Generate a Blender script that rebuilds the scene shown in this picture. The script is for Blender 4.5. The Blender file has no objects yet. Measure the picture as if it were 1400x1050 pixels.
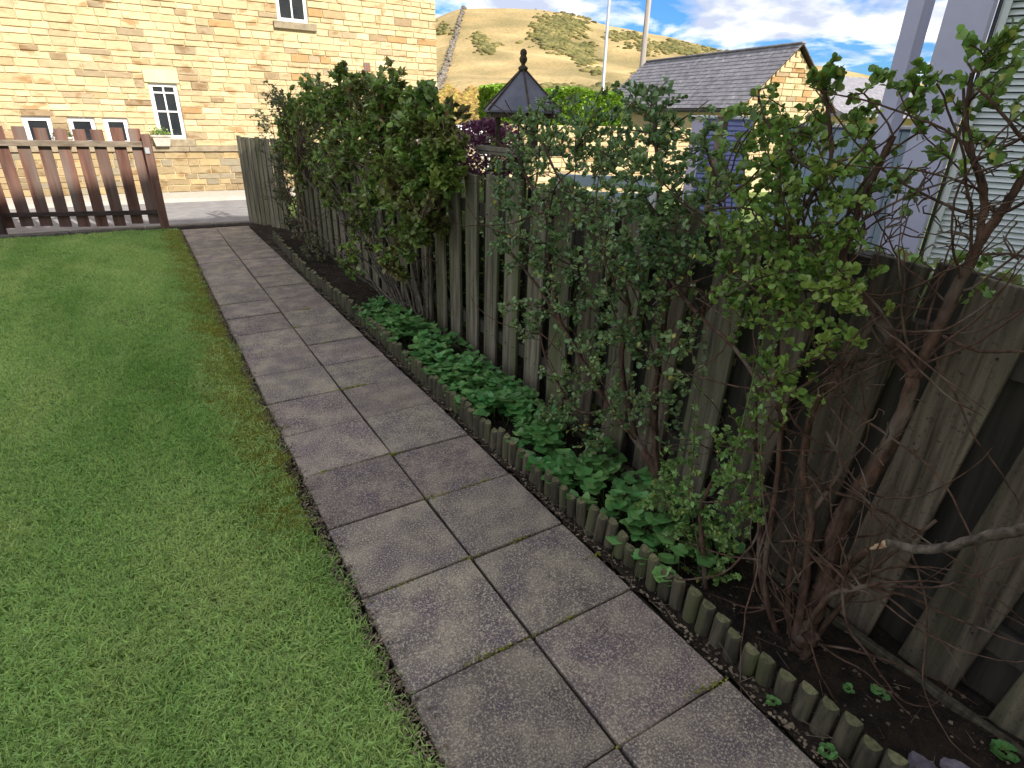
import bpy, math, random
import numpy as np
from mathutils import Vector, Matrix
R = math.radians
random.seed(7); rng = np.random.default_rng(7)
S = bpy.context.scene
COL = S.collection

# ------------------------------------------------------------------ camera
cd = bpy.data.cameras.new('camera'); cam = bpy.data.objects.new('camera', cd); COL.objects.link(cam)
_r = Vector((0.85447, -0.51885, 0.02600)); _u = Vector((0.19694, 0.36983, 0.90799)); _f = Vector((0.48072, 0.77073, -0.41819))
m = Matrix((_r, _u, -_f)).transposed().to_4x4(); m.translation = Vector((-0.853, 0.0, 1.623))
cam.matrix_world = m
cd.sensor_width = 36; cd.lens = 795 / 1400 * 36; cd.clip_start = 0.02; cd.clip_end = 3000
S.camera = cam

# ------------------------------------------------------------------ world, sun, exposure
SUN = Vector((0.25, -1.0, 0.72))                     # towards the sun
sun_el = math.atan2(SUN.z, math.hypot(SUN.x, SUN.y)); sun_az = math.atan2(SUN.x, SUN.y)
W = bpy.data.worlds.new('World'); S.world = W; W.use_nodes = True
nt = W.node_tree; N = nt.nodes; L = nt.links; N.clear()
out = N.new('ShaderNodeOutputWorld'); bg = N.new('ShaderNodeBackground'); bg.inputs[1].default_value = 0.15
sky = N.new('ShaderNodeTexSky'); sky.sky_type = 'NISHITA'; sky.sun_disc = False
sky.sun_elevation = sun_el; sky.sun_rotation = sun_az; sky.air_density = 1.2; sky.dust_density = 0.3; sky.ozone_density = 1.5
tc = N.new('ShaderNodeTexCoord'); sep = N.new('ShaderNodeSeparateXYZ'); L.new(tc.outputs['Generated'], sep.inputs[0])
add = N.new('ShaderNodeMath'); add.operation = 'ADD'; add.inputs[1].default_value = 0.22; L.new(sep.outputs[2], add.inputs[0])
mx = N.new('ShaderNodeMath'); mx.operation = 'MAXIMUM'; mx.inputs[1].default_value = 0.05; L.new(add.outputs[0], mx.inputs[0])
dv = N.new('ShaderNodeVectorMath'); dv.operation = 'DIVIDE'
cmb = N.new('ShaderNodeCombineXYZ'); [L.new(mx.outputs[0], cmb.inputs[i]) for i in range(3)]
L.new(tc.outputs['Generated'], dv.inputs[0]); L.new(cmb.outputs[0], dv.inputs[1])
n1 = N.new('ShaderNodeTexNoise'); n1.inputs['Scale'].default_value = 2.1; n1.inputs['Detail'].default_value = 9; n1.inputs['Roughness'].default_value = 0.56; n1.inputs['Distortion'].default_value = 0.25
mp = N.new('ShaderNodeMapping'); mp.inputs['Location'].default_value = (3.1, 1.7, 0.0); L.new(dv.outputs[0], mp.inputs[0]); L.new(mp.outputs[0], n1.inputs['Vector'])
cr = N.new('ShaderNodeValToRGB'); cr.color_ramp.elements[0].position = 0.40; cr.color_ramp.elements[1].position = 0.51; L.new(n1.outputs[0], cr.inputs[0])
cr2 = N.new('ShaderNodeValToRGB'); cr2.color_ramp.elements[0].position = 0.38; cr2.color_ramp.elements[1].position = 0.64
cr2.color_ramp.elements[0].color = (1.35, 1.5, 1.9, 1); cr2.color_ramp.elements[1].color = (3.7, 3.55, 3.35, 1)
n2 = N.new('ShaderNodeTexNoise'); n2.inputs['Scale'].default_value = 3.2; n2.inputs['Detail'].default_value = 8; L.new(mp.outputs[0], n2.inputs['Vector']); L.new(n2.outputs[0], cr2.inputs[0])
tint = N.new('ShaderNodeMix'); tint.data_type = 'RGBA'; tint.blend_type = 'MULTIPLY'; tint.inputs[0].default_value = 1
tint.inputs[7].default_value = (0.085, 0.185, 0.36, 1); L.new(sky.outputs[0], tint.inputs[6])
mix = N.new('ShaderNodeMix'); mix.data_type = 'RGBA'; L.new(cr.outputs[0], mix.inputs[0]); L.new(tint.outputs[2], mix.inputs[6]); L.new(cr2.outputs[0], mix.inputs[7])
L.new(mix.outputs[2], bg.inputs[0]); L.new(bg.outputs[0], out.inputs[0])
sd = bpy.data.lights.new('sun', 'SUN'); sd.energy = 2.35; sd.angle = R(0.6); sd.color = (1.0, 0.93, 0.82)
so = bpy.data.objects.new('sun', sd); COL.objects.link(so); so.rotation_euler = SUN.to_track_quat('Z', 'Y').to_euler(); so.location = SUN * 30
S.view_settings.view_transform = 'Standard'; S.view_settings.look = 'None'; S.view_settings.gamma = 1
S.view_settings.exposure = 1.74; S.view_settings.use_curve_mapping = False

# ------------------------------------------------------------------ helpers
def link_mesh(name, me, parent=None, loc=None, rot=None):
    o = bpy.data.objects.new(name, me); COL.objects.link(o)
    if parent is not None: o.parent = parent
    if loc is not None: o.location = loc
    if rot is not None: o.rotation_euler = rot
    return o
def tag(o, label=None, cat=None, group=None, kind=None):
    if label: o['label'] = label
    if cat: o['category'] = cat
    if group: o['group'] = group
    if kind: o['kind'] = kind
    return o
def empty(name, loc, label, cat, group=None, rz=0):
    o = bpy.data.objects.new(name, None); COL.objects.link(o); o.location = loc; o.rotation_euler = (0, 0, rz); o.empty_display_size = 0.1
    return tag(o, label, cat, group)
def mesh_np(name, V, F, mat, smooth=False, tint=None):
    """V (n,3); F list of index arrays (each (m,k))"""
    me = bpy.data.meshes.new(name)
    V = np.asarray(V, dtype=np.float32)
    if isinstance(F, np.ndarray): F = [F]
    F = [np.asarray(f, dtype=np.int32) for f in F if len(f)]
    me.vertices.add(len(V)); me.vertices.foreach_set('co', V.ravel())
    tot = sum(f.size for f in F); me.loops.add(tot); me.loops.foreach_set('vertex_index', np.concatenate([f.ravel() for f in F]))
    n = sum(len(f) for f in F); me.polygons.add(n)
    cnt = np.concatenate([np.full(len(f), f.shape[1], dtype=np.int32) for f in F])
    st = np.concatenate([[0], np.cumsum(cnt)[:-1]]).astype(np.int32)
    me.polygons.foreach_set('loop_start', st); me.polygons.foreach_set('loop_total', cnt)
    if smooth: me.polygons.foreach_set('use_smooth', np.ones(n, dtype=bool))
    if tint is not None:
        a = me.color_attributes.new(name='tint', type='FLOAT_COLOR', domain='POINT')
        t = np.ones((len(V), 4), dtype=np.float32); t[:, :3] = tint; a.data.foreach_set('color', t.ravel())
    me.update(calc_edges=True); me.validate()
    if mat: me.materials.append(mat)
    return me
class MB:
    def __init__(s): s.v = []; s.f = []; s.t = []
    def add(s, vs, fs, tint=(1, 1, 1)):
        b = len(s.v); s.v += [tuple(v) for v in vs]; s.f += [tuple(i + b for i in f) for f in fs]; s.t += [tint] * len(vs)
    def box(s, x0, x1, y0, y1, z0, z1, tint=(1, 1, 1), bev=0.0, M=None):
        if bev <= 0:
            vs = [(x, y, z) for z in (z0, z1) for y in (y0, y1) for x in (x0, x1)]
            fs = [(0, 2, 3, 1), (4, 5, 7, 6), (0, 1, 5, 4), (2, 6, 7, 3), (0, 4, 6, 2), (1, 3, 7, 5)]
        else:
            b = bev; vs = []; 
            for sx, X in ((1, x0), (-1, x1)):
                for sy, Y in ((1, y0), (-1, y1)):
                    for sz, Z in ((1, z0), (-1, z1)):
                        vs += [(X, Y + sy * b, Z + sz * b), (X + sx * b, Y, Z + sz * b), (X + sx * b, Y + sy * b, Z)]
            i = lambda a, bb, c, k: ((a * 2 + bb) * 2 + c) * 3 + k
            fs = [(i(0,0,0,0), i(0,0,1,0), i(0,1,1,0), i(0,1,0,0)), (i(1,0,0,0), i(1,1,0,0), i(1,1,1,0), i(1,0,1,0)),
                  (i(0,0,0,1), i(1,0,0,1), i(1,0,1,1), i(0,0,1,1)), (i(0,1,0,1), i(0,1,1,1), i(1,1,1,1), i(1,1,0,1)),
                  (i(0,0,0,2), i(0,1,0,2), i(1,1,0,2), i(1,0,0,2)), (i(0,0,1,2), i(1,0,1,2), i(1,1,1,2), i(0,1,1,2))]
            for a in (0, 1):
                for c in (0, 1):
                    fs += [(i(a,c,0,0), i(a,c,1,0), i(a,c,1,1), i(a,c,0,1)), (i(a,0,c,0), i(a,1,c,0), i(a,1,c,2), i(a,0,c,2)), (i(0,a,c,1), i(1,a,c,1), i(1,a,c,2), i(0,a,c,2))]
                    for d in (0, 1): fs.append((i(a,c,d,0), i(a,c,d,1), i(a,c,d,2)))
        if M is not None: vs = [tuple(M @ Vector(v)) for v in vs]
        s.add(vs, fs, tint)
    def build(s, name, mat, parent=None, smooth=False, tinted=False, data_only=False, loc=None, rot=None, fix=True):
        me = bpy.data.meshes.new(name); me.from_pydata(s.v, [], s.f)
        if tinted:
            a = me.color_attributes.new(name='tint', type='FLOAT_COLOR', domain='POINT')
            t = np.ones((len(s.v), 4), dtype=np.float32); t[:, :3] = np.array(s.t); a.data.foreach_set('color', t.ravel())
        if smooth:
            for p in me.polygons: p.use_smooth = True
        if fix:
            import bmesh
            bm = bmesh.new(); bm.from_mesh(me); bmesh.ops.recalc_face_normals(bm, faces=bm.faces); bm.to_mesh(me); bm.free()
        me.update()
        if mat: me.materials.append(mat)
        return me if data_only else link_mesh(name, me, parent, loc, rot)
def lathe(prof, n=12, cx=0, cy=0):
    vs = []; fs = []
    for r, z in prof:
        for k in range(n): a = 2 * math.pi * k / n; vs.append((cx + r * math.cos(a), cy + r * math.sin(a), z))
    for j in range(len(prof) - 1):
        for k in range(n): fs.append((j*n+k, j*n+(k+1)%n, (j+1)*n+(k+1)%n, (j+1)*n+k))
    fs.append(tuple(range(n))[::-1]); fs.append(tuple((len(prof)-1)*n+k for k in range(n)))
    return vs, fs

# ------------------------------------------------------------------ materials
def mat(name, c1, c2, scale=8, rough=0.85, bump=0.3, bscale=60, stretch=(1, 1, 1), c3=None, c3scale=3, c3amt=(0.55, 0.7), tint=False, objrand=0.0, island=0.0,
        trans=0.0, spec=0.3, detail=6, bdist=0.01, hue=0.0, metal=0.0, ramp=(0.35, 0.65), speck=None, speck2=None):
    M = bpy.data.materials.new(name); M.use_nodes = True; t = M.node_tree; n = t.nodes; l = t.links
    b = n['Principled BSDF']; b.inputs['Roughness'].default_value = rough; b.inputs['Specular IOR Level'].default_value = spec; b.inputs['Metallic'].default_value = metal
    g = n.new('ShaderNodeNewGeometry'); mpn = n.new('ShaderNodeMapping'); mpn.inputs['Scale'].default_value = stretch; l.new(g.outputs['Position'], mpn.inputs[0])
    no = n.new('ShaderNodeTexNoise'); no.inputs['Scale'].default_value = scale; no.inputs['Detail'].default_value = detail; no.inputs['Roughness'].default_value = 0.6; l.new(mpn.outputs[0], no.inputs['Vector'])
    r = n.new('ShaderNodeValToRGB'); r.color_ramp.elements[0].position = ramp[0]; r.color_ramp.elements[1].position = ramp[1]
    r.color_ramp.elements[0].color = (*c1, 1); r.color_ramp.elements[1].color = (*c2, 1); l.new(no.outputs[0], r.inputs[0])
    col = r.outputs[0]
    def mixc(a, bcol, fac, mode='MIX'):
        m_ = n.new('ShaderNodeMix'); m_.data_type = 'RGBA'; m_.blend_type = mode
        if isinstance(fac, float): m_.inputs[0].default_value = fac
        else: l.new(fac, m_.inputs[0])
        l.new(a, m_.inputs[6])
        if isinstance(bcol, tuple): m_.inputs[7].default_value = (*bcol, 1)
        else: l.new(bcol, m_.inputs[7])
        return m_.outputs[2]
    if c3:
        n3 = n.new('ShaderNodeTexNoise'); n3.inputs['Scale'].default_value = c3scale; n3.inputs['Detail'].default_value = 5; l.new(mpn.outputs[0], n3.inputs['Vector'])
        r3 = n.new('ShaderNodeMapRange'); r3.inputs[1].default_value = c3amt[0]; r3.inputs[2].default_value = c3amt[1]; l.new(n3.outputs[0], r3.inputs[0])
        col = mixc(col, c3, r3.outputs[0])
    if speck:   # (scale, colour, threshold0, threshold1)
        ns = n.new('ShaderNodeTexNoise'); ns.inputs['Scale'].default_value = speck[0]; ns.inputs['Detail'].default_value = 3; ns.inputs['Roughness'].default_value = 0.7; l.new(g.outputs['Position'], ns.inputs['Vector'])
        rs = n.new('ShaderNodeMapRange'); rs.inputs[1].default_value = speck[2]; rs.inputs[2].default_value = speck[3]; l.new(ns.outputs[0], rs.inputs[0])
        col = mixc(col, speck[1], rs.outputs[0])
    if speck2:
        ns = n.new('ShaderNodeTexNoise'); ns.inputs['Scale'].default_value = speck2[0]; ns.inputs['Detail'].default_value = 2; l.new(g.outputs['Position'], ns.inputs['Vector'])
        rs = n.new('ShaderNodeMapRange'); rs.inputs[1].default_value = speck2[2]; rs.inputs[2].default_value = speck2[3]; l.new(ns.outputs[0], rs.inputs[0])
        col = mixc(col, speck2[1], rs.outputs[0])
    def vary(src, amt, col):
        hs = n.new('ShaderNodeHueSaturation'); mr = n.new('ShaderNodeMapRange'); mr.inputs[3].default_value = 1 - amt; mr.inputs[4].default_value = 1 + amt; l.new(src, mr.inputs[0]); l.new(mr.outputs[0], hs.inputs['Value'])
        if hue:
            mul = n.new('ShaderNodeMath'); mul.operation = 'MULTIPLY'; mul.inputs[1].default_value = 7.13; l.new(src, mul.inputs[0])
            fr = n.new('ShaderNodeMath'); fr.operation = 'FRACT'; l.new(mul.outputs[0], fr.inputs[0])
            mh = n.new('ShaderNodeMapRange'); mh.inputs[3].default_value = 0.5 - hue; mh.inputs[4].default_value = 0.5 + hue; l.new(fr.outputs[0], mh.inputs[0]); l.new(mh.outputs[0], hs.inputs['Hue'])
        l.new(col, hs.inputs['Color']); return hs.outputs[0]
    if objrand:
        oi = n.new('ShaderNodeObjectInfo'); col = vary(oi.outputs['Random'], objrand, col)
    if island: col = vary(g.outputs['Random Per Island'], island, col)
    if tint:
        at = n.new('ShaderNodeAttribute'); at.attribute_name = 'tint'; col = mixc(col, at.outputs['Color'], 1.0, 'MULTIPLY')
    l.new(col, b.inputs['Base Color'])
    if bump:
        nb = n.new('ShaderNodeTexNoise'); nb.inputs['Scale'].default_value = bscale; nb.inputs['Detail'].default_value = 5; l.new(mpn.outputs[0], nb.inputs['Vector'])
        bp = n.new('ShaderNodeBump'); bp.inputs['Strength'].default_value = bump; bp.inputs['Distance'].default_value = bdist; l.new(nb.outputs[0], bp.inputs['Height']); l.new(bp.outputs[0], b.inputs['Normal'])
    if trans:
        tr = n.new('ShaderNodeBsdfTranslucent'); ms = n.new('ShaderNodeMixShader'); ms.inputs[0].default_value = trans; l.new(col, tr.inputs[0])
        l.new(b.outputs[0], ms.inputs[1]); l.new(tr.outputs[0], ms.inputs[2]); l.new(ms.outputs[0], n['Material Output'].inputs[0])
    return M
M_slab = mat('slab', (.115, .094, .094), (.32, .27, .21), 6, .9, .5, 260, c3=(.125, .098, .112), c3scale=5.5, c3amt=(.46, .64), objrand=.14, hue=.012, bdist=.006, speck=(140, (.52, .46, .34), .48, .66), speck2=(210, (.07, .058, .06), .56, .70))
M_bed = mat('joint', (.02, .017, .012), (.045, .035, .022), 20, .95, .6, 80)
M_soil = mat('soil', (.012, .009, .006), (.035, .025, .016), 18, .95, 1.0, 70, bdist=.02, speck=(120, (.07, .05, .03), .6, .7))
M_lawn = mat('lawn_base', (.11, .18, .035), (.17, .25, .06), 6, .95, .8, 90, c3=(.10, .085, .04), c3scale=1.4, c3amt=(.5, .68), bdist=.02)
M_blade = mat('grass_blade', (.21, .385, .085), (.42, .58, .20), 1.1, .75, 0, c3=(.44, .56, .20), c3scale=2.6, c3amt=(.48, .72), island=.55, stretch=(1, .32, 1), hue=.02, trans=.5, spec=.35)
M_moss = mat('moss', (.24, .27, .04), (.38, .38, .09), 14, .95, 0, island=.3, hue=.015, trans=.2, spec=.1)
M_log = mat('log', (.03, .027, .018), (.095, .085, .055), 40, .85, .5, 120, stretch=(1, 1, .12), c3=(.075, .085, .035), c3scale=8, c3amt=(.5, .65), objrand=.2, bdist=.004)
M_logtop = mat('log_top', (.07, .07, .032), (.16, .155, .08), 60, .9, .4, 160, objrand=.2, bdist=.003)
M_fence = mat('fence_board', (.07, .064, .046), (.25, .228, .165), 34, .88, .9, 120, stretch=(1, 1, .06), c3=(.115, .125, .06), c3scale=5, c3amt=(.47, .65), objrand=.18, bdist=.004, speck=(60, (.05, .046, .038), .60, .74))
M_fence_shade = mat('fence_board_shaded', (.045, .036, .026), (.175, .148, .105), 34, .85, .9, 120, stretch=(1, 1, .06), c3=(.07, .078, .04), c3scale=4, c3amt=(.48, .66), objrand=.3, bdist=.004, speck=(60, (.03, .027, .02), .58, .72))  # darker copy of the boards: shade behind the shrubs put into the colour
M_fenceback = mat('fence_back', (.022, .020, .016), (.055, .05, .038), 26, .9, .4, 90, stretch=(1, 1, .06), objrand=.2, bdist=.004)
M_brown = mat('brown_wood', (.10, .048, .036), (.20, .098, .072), 22, .8, .35, 80, stretch=(1, 1, .08), c3=(.17, .13, .11), c3scale=6, c3amt=(.48, .7), objrand=.15, bdist=.003)
M_railw = mat('rail_wood', (.13, .10, .075), (.26, .21, .16), 20, .85, .35, 80, stretch=(.1, 1, 1), bdist=.003)
M_darkrail = mat('dark_rail', (.04, .028, .024), (.09, .06, .05), 20, .85, .35, 80, stretch=(.1, 1, 1), bdist=.003)
M_stone = mat('stone', (.74, .71, .64), (.88, .86, .80), 9, .9, .55, 34, tint=True, bdist=.012, c3=(.56, .45, .34), c3scale=3.1, c3amt=(.58, .68), stretch=(1, 1, 2.2), speck=(160, (.62, .56, .5), .58, .72))
M_mortar = mat('mortar', (.50, .40, .23), (.60, .49, .29), 30, .95, .4, 90)
M_dressed = mat('dressed_stone', (.62, .50, .30), (.74, .60, .37), 8, .9, .25, 90, bdist=.004)
M_sill = mat('sill_stone', (.22, .18, .12), (.34, .28, .19), 9, .9, .4, 60, bdist=.005)
M_white = mat('white_frame', (.78, .79, .80), (.84, .84, .84), 3, .4, 0, spec=.5)
M_glass = mat('window_glass', (.018, .022, .028), (.03, .035, .04), 3, .06, 0, spec=.9)
M_road = mat('road', (.20, .195, .20), (.27, .265, .27), 5, .92, .4, 200, bdist=.004, speck=(300, (.36, .35, .34), .6, .72))
M_pave = mat('pavement', (.42, .39, .34), (.52, .48, .41), 6, .9, .3, 120, bdist=.004)
M_dress2 = mat('kerb_stone', (.10, .085, .07), (.17, .15, .12), 12, .9, .5, 80, bdist=.006)
M_slate = mat('slate', (.17, .165, .18), (.27, .26, .28), 6, .7, .3, 60, island=.14, c3=(.42, .41, .40), c3scale=7, c3amt=(.60, .72), bdist=.004)
M_bird = mat('bird_roof', (.095, .10, .135), (.15, .155, .19), 7, .6, .3, 60, bdist=.004)
M_birdwood = mat('bird_wood', (.045, .034, .025), (.10, .08, .055), 30, .85, .4, 90, bdist=.004)
M_tray = mat('tray', (.16, .14, .11), (.25, .22, .18), 20, .9, .4, 80, bdist=.004)
M_bark = mat('bark', (.038, .022, .014), (.13, .075, .05), 38, .9, 1.0, 110, stretch=(1, 1, .35), c3=(.16, .13, .10), c3scale=12, c3amt=(.55, .72), bdist=.006)
M_barkgrey = mat('bark_grey', (.05, .042, .034), (.17, .14, .11), 40, .9, .8, 110, bdist=.004)
M_twig = mat('twig', (.05, .032, .022), (.13, .09, .06), 30, .85, 0, island=.3)
M_raw = mat('raw_wood', (.45, .33, .2), (.6, .48, .32), 40, .8, .3, 90, c3=(.3, .10, .04), c3scale=25, c3amt=(.5, .65))
M_green = mat('green_stem', (.10, .17, .04), (.17, .26, .07), 20, .6, 0, trans=.1)
def leafm(name, a, b, isl=.5, hue=.022, rough=.33, tr=.3, c3=None): return mat(name, a, b, 3, rough, 0, island=isl, hue=hue, trans=tr, spec=.5, c3=c3, c3scale=2.5, c3amt=(.5, .7))
M_leafD = leafm('leaf_dense', (.13, .24, .05), (.30, .42, .10), c3=(.20, .15, .07))
M_leafA = leafm('leaf_bluish', (.14, .25, .10), (.26, .38, .15))
M_leafB = leafm('leaf_fresh', (.13, .24, .05), (.24, .37, .08))
M_leafC = leafm('leaf_round', (.15, .29, .08), (.25, .41, .12))
M_leafS = leafm('leaf_strawberry', (.09, .25, .065), (.19, .40, .12), .3)
M_leafE = leafm('leaf_tiny', (.13, .16, .09), (.24, .27, .14))
M_yellowing = leafm('leaf_yellowing', (.34, .36, .06), (.50, .50, .12))
M_deadleaf = leafm('leaf_dead', (.14, .08, .04), (.28, .18, .09))
M_hedge = leafm('leaf_hedge', (.17, .32, .03), (.27, .42, .05), .3)
M_purple = leafm('leaf_purple', (.10, .03, .07), (.20, .07, .14), .35)
M_cream = leafm('petal_cream', (.7, .6, .42), (.8, .72, .55), .15, .01)
M_yellow = leafm('leaf_yellow', (.45, .36, .05), (.55, .45, .08), .2)
M_litter = mat('litter', (.09, .07, .045), (.25, .20, .14), 12, .9, 0, island=.55)
M_hill = mat('hill', (.36, .26, .11), (.50, .37, .17), .05, .95, .7, .9, c3=(.24, .19, .08), c3scale=.045, c3amt=(.44, .64), bdist=.6, tint=True, speck=(.6, (.24, .19, .08), .55, .72))
M_gorse = mat('gorse', (.10, .10, .032), (.21, .18, .065), .2, .95, .5, 3, island=.3, bdist=.2)
M_bracken = mat('bracken', (.20, .13, .03), (.33, .24, .06), 3, .95, .6, 8, island=.45, hue=.03)
M_drywall = mat('dry_stone', (.13, .11, .085), (.26, .23, .19), 2, .95, .5, 4, island=.25)
M_upvc = mat('white_boards', (.68, .76, .76), (.76, .83, .83), 4, .45, .05, 60, spec=.45)
M_pillar = mat('pilaster_white', (.50, .52, .70), (.56, .58, .76), 4, .5, 0, spec=.4)
M_black = mat('black_plastic', (.015, .015, .018), (.03, .03, .035), 6, .4, 0, spec=.5)
M_metal = mat('galvanised', (.42, .44, .46), (.52, .54, .56), 6, .45, 0, metal=.4)
M_polewood = mat('pole_wood', (.25, .22, .19), (.38, .34, .30), 9, .9, .3, 40, stretch=(1, 1, .1))
M_lilac = mat('lilac_panel', (.30, .33, .62), (.36, .39, .68), 5, .5, 0)
M_blue = mat('pale_blue', (.40, .52, .62), (.48, .60, .70), 5, .5, 0)
M_terra = mat('pot', (.40, .36, .30), (.55, .50, .43), 15, .85, .3, 60)
M_rock = mat('rock', (.12, .105, .13), (.28, .26, .30), 18, .85, .8, 50, bdist=.01)

CL_A = [(0.88,2.71,1.52,0.130,18), (0.88,2.84,1.29,0.119,16), (0.88,2.45,1.56,0.156,26), (0.88,2.13,1.60,0.125,24), (0.88,1.93,1.52,0.119,24), (0.88,2.20,1.36,0.166,30), (0.88,1.79,1.63,0.097,18), (0.80,1.77,1.32,0.144,26), (0.88,1.62,1.54,0.106,20), (0.80,2.29,1.08,0.175,26), (0.75,1.81,1.11,0.164,26), (0.80,2.69,0.97,0.118,12), (0.80,1.62,1.18,0.112,16), (0.88,1.52,1.37,0.106,20), (0.78,2.11,0.81,0.156,20), (0.78,2.42,0.64,0.096,8), (0.75,1.72,0.86,0.137,16), (0.80,1.59,1.01,0.100,10), (0.75,1.83,0.62,0.115,12), (0.75,2.04,0.50,0.124,10), (0.88,1.48,1.22,0.094,14), (0.88,2.48,1.26,0.146,20), (0.88,1.96,1.68,0.073,8), (0.88,2.65,1.62,0.072,8), (0.80,1.66,1.41,0.109,18), (0.78,2.60,0.67,0.088,7), (0.75,2.14,0.26,0.113,10), (0.75,1.62,0.79,0.104,10), (0.72,1.41,0.60,0.100,9), (0.82,2.81,1.11,0.088,7), (0.72,1.62,1.21,0.096,12), (0.75,1.39,0.84,0.096,9), (0.72,1.86,0.28,0.104,8), (0.72,1.63,0.50,0.094,8)]
CL_B = [(0.80,1.08,1.74,0.036,10), (0.80,1.07,1.64,0.045,12), (0.88,1.19,1.60,0.077,16), (0.88,1.34,1.66,0.058,10), (0.88,1.40,1.57,0.073,12), (0.88,1.24,1.49,0.093,20), (0.80,1.05,1.45,0.095,22), (0.88,1.04,1.57,0.073,14), (0.88,1.40,1.44,0.100,16), (0.80,1.20,1.35,0.092,18), (0.75,1.03,1.31,0.096,20), (0.75,0.94,1.33,0.081,14), (0.88,0.93,1.46,0.081,14), (0.88,0.96,1.74,0.029,5), (0.88,0.88,1.72,0.037,8), (0.88,0.81,1.70,0.054,6), (0.88,0.80,1.81,0.060,5), (0.88,0.73,1.73,0.060,7), (0.88,0.70,1.80,0.049,8), (0.88,0.65,1.67,0.050,6), (0.88,0.87,1.60,0.076,8), (0.88,0.73,1.62,0.070,4), (0.88,0.63,1.54,0.059,4), (0.70,1.15,1.58,0.094,14), (0.70,0.95,1.48,0.077,12), (0.68,1.01,1.32,0.093,14), (0.70,1.16,1.27,0.079,8), (0.66,0.89,1.12,0.082,12), (0.72,1.15,1.42,0.087,12), (0.74,1.08,1.49,0.073,10), (0.66,1.04,1.17,0.086,12), (0.66,0.88,0.95,0.064,8), (0.66,0.99,0.80,0.058,6), (0.74,0.91,1.39,0.069,8), (0.80,1.29,1.33,0.072,8), (0.66,0.95,0.97,0.076,8), (0.66,0.86,1.24,0.068,8), (0.66,0.76,1.16,0.057,5), (0.95,0.61,1.28,0.056,4), (0.88,1.00,1.65,0.050,8), (0.70,1.03,1.17,0.087,12), (0.70,0.92,1.20,0.072,10), (0.70,0.83,1.26,0.058,6), (0.75,1.18,1.07,0.084,10), (0.70,0.86,1.08,0.062,6), (0.80,1.28,1.22,0.086,12)]
CL_BT = [(0.92,0.97,1.46,0.126,22), (0.85,0.78,1.41,0.133,30), (0.85,0.65,1.41,0.124,24), (0.74,0.71,0.91,0.122,20), (0.72,0.83,0.71,0.112,20), (0.72,0.66,0.44,0.111,24), (0.72,0.80,0.40,0.095,16), (0.74,0.64,0.81,0.101,14), (0.72,0.95,0.70,0.118,16), (0.92,0.83,1.51,0.116,36), (0.92,0.68,1.49,0.108,36), (0.92,0.66,1.59,0.086,18), (0.92,0.73,1.41,0.094,24), (0.92,0.89,1.32,0.105,16), (0.92,0.80,1.24,0.103,12), (0.80,0.84,1.03,0.107,12), (0.75,0.78,0.73,0.110,14), (0.70,0.65,0.62,0.105,12), (0.75,0.88,0.83,0.112,10)]
CL_C = [(0.72,1.28,0.40,0.085,12), (0.72,1.36,0.21,0.090,14), (0.72,1.15,0.31,0.110,20), (0.72,1.18,0.12,0.115,20), (0.72,1.39,0.04,0.078,8), (0.72,1.01,0.31,0.079,12), (0.72,1.03,0.52,0.076,12), (0.72,1.08,0.63,0.063,8), (0.72,1.12,0.01,0.072,8), (0.72,1.00,0.11,0.068,8), (0.72,0.94,0.42,0.050,6)]
CL_D = [(0.88,5.53,1.85,0.138,24), (0.88,6.81,1.73,0.228,40), (0.88,8.01,1.38,0.313,45), (0.88,6.09,1.51,0.316,60), (0.88,4.67,1.69,0.211,50), (0.88,3.99,1.65,0.147,28), (0.88,4.91,1.32,0.328,90), (0.88,4.02,1.32,0.230,80), (0.88,6.54,1.00,0.309,50), (0.88,3.66,1.44,0.117,28), (0.88,3.65,1.26,0.105,24), (0.75,4.01,0.99,0.197,40), (0.75,5.00,0.85,0.261,40), (0.70,4.22,0.64,0.166,18), (0.88,3.92,0.99,0.145,24), (0.70,5.38,0.40,0.170,10), (0.88,8.76,1.07,0.177,18), (1.00,4.03,1.51,0.112,24), (1.05,4.84,1.49,0.266,60), (0.95,5.30,1.70,0.173,36), (0.95,6.42,1.63,0.190,34), (0.95,7.63,1.63,0.221,30), (0.95,4.42,1.65,0.139,30), (0.90,8.59,1.27,0.249,26), (0.85,7.92,0.97,0.253,26), (0.95,3.80,1.56,0.125,24), (0.75,4.25,1.26,0.238,40), (0.75,5.49,1.28,0.259,36), (1.10,6.08,1.64,0.282,50), (1.05,7.34,1.33,0.337,40)]
CL_DT = [(0.80,7.02,0.57,0.251,22), (0.80,5.93,0.43,0.221,22), (0.80,4.82,0.63,0.186,22), (0.80,4.02,0.72,0.161,12), (0.80,6.07,0.77,0.220,18)]
CL_E = [(0.80,8.55,1.79,0.166,30), (0.80,9.49,1.47,0.164,26), (0.80,8.09,1.62,0.195,40), (0.80,9.37,1.15,0.186,26), (0.80,8.52,0.97,0.211,40), (0.80,8.75,0.62,0.200,40), (0.80,8.28,0.30,0.155,30), (0.80,8.36,0.53,0.145,20), (0.80,7.72,0.20,0.139,16), (0.72,6.88,0.19,0.151,20)]

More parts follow.
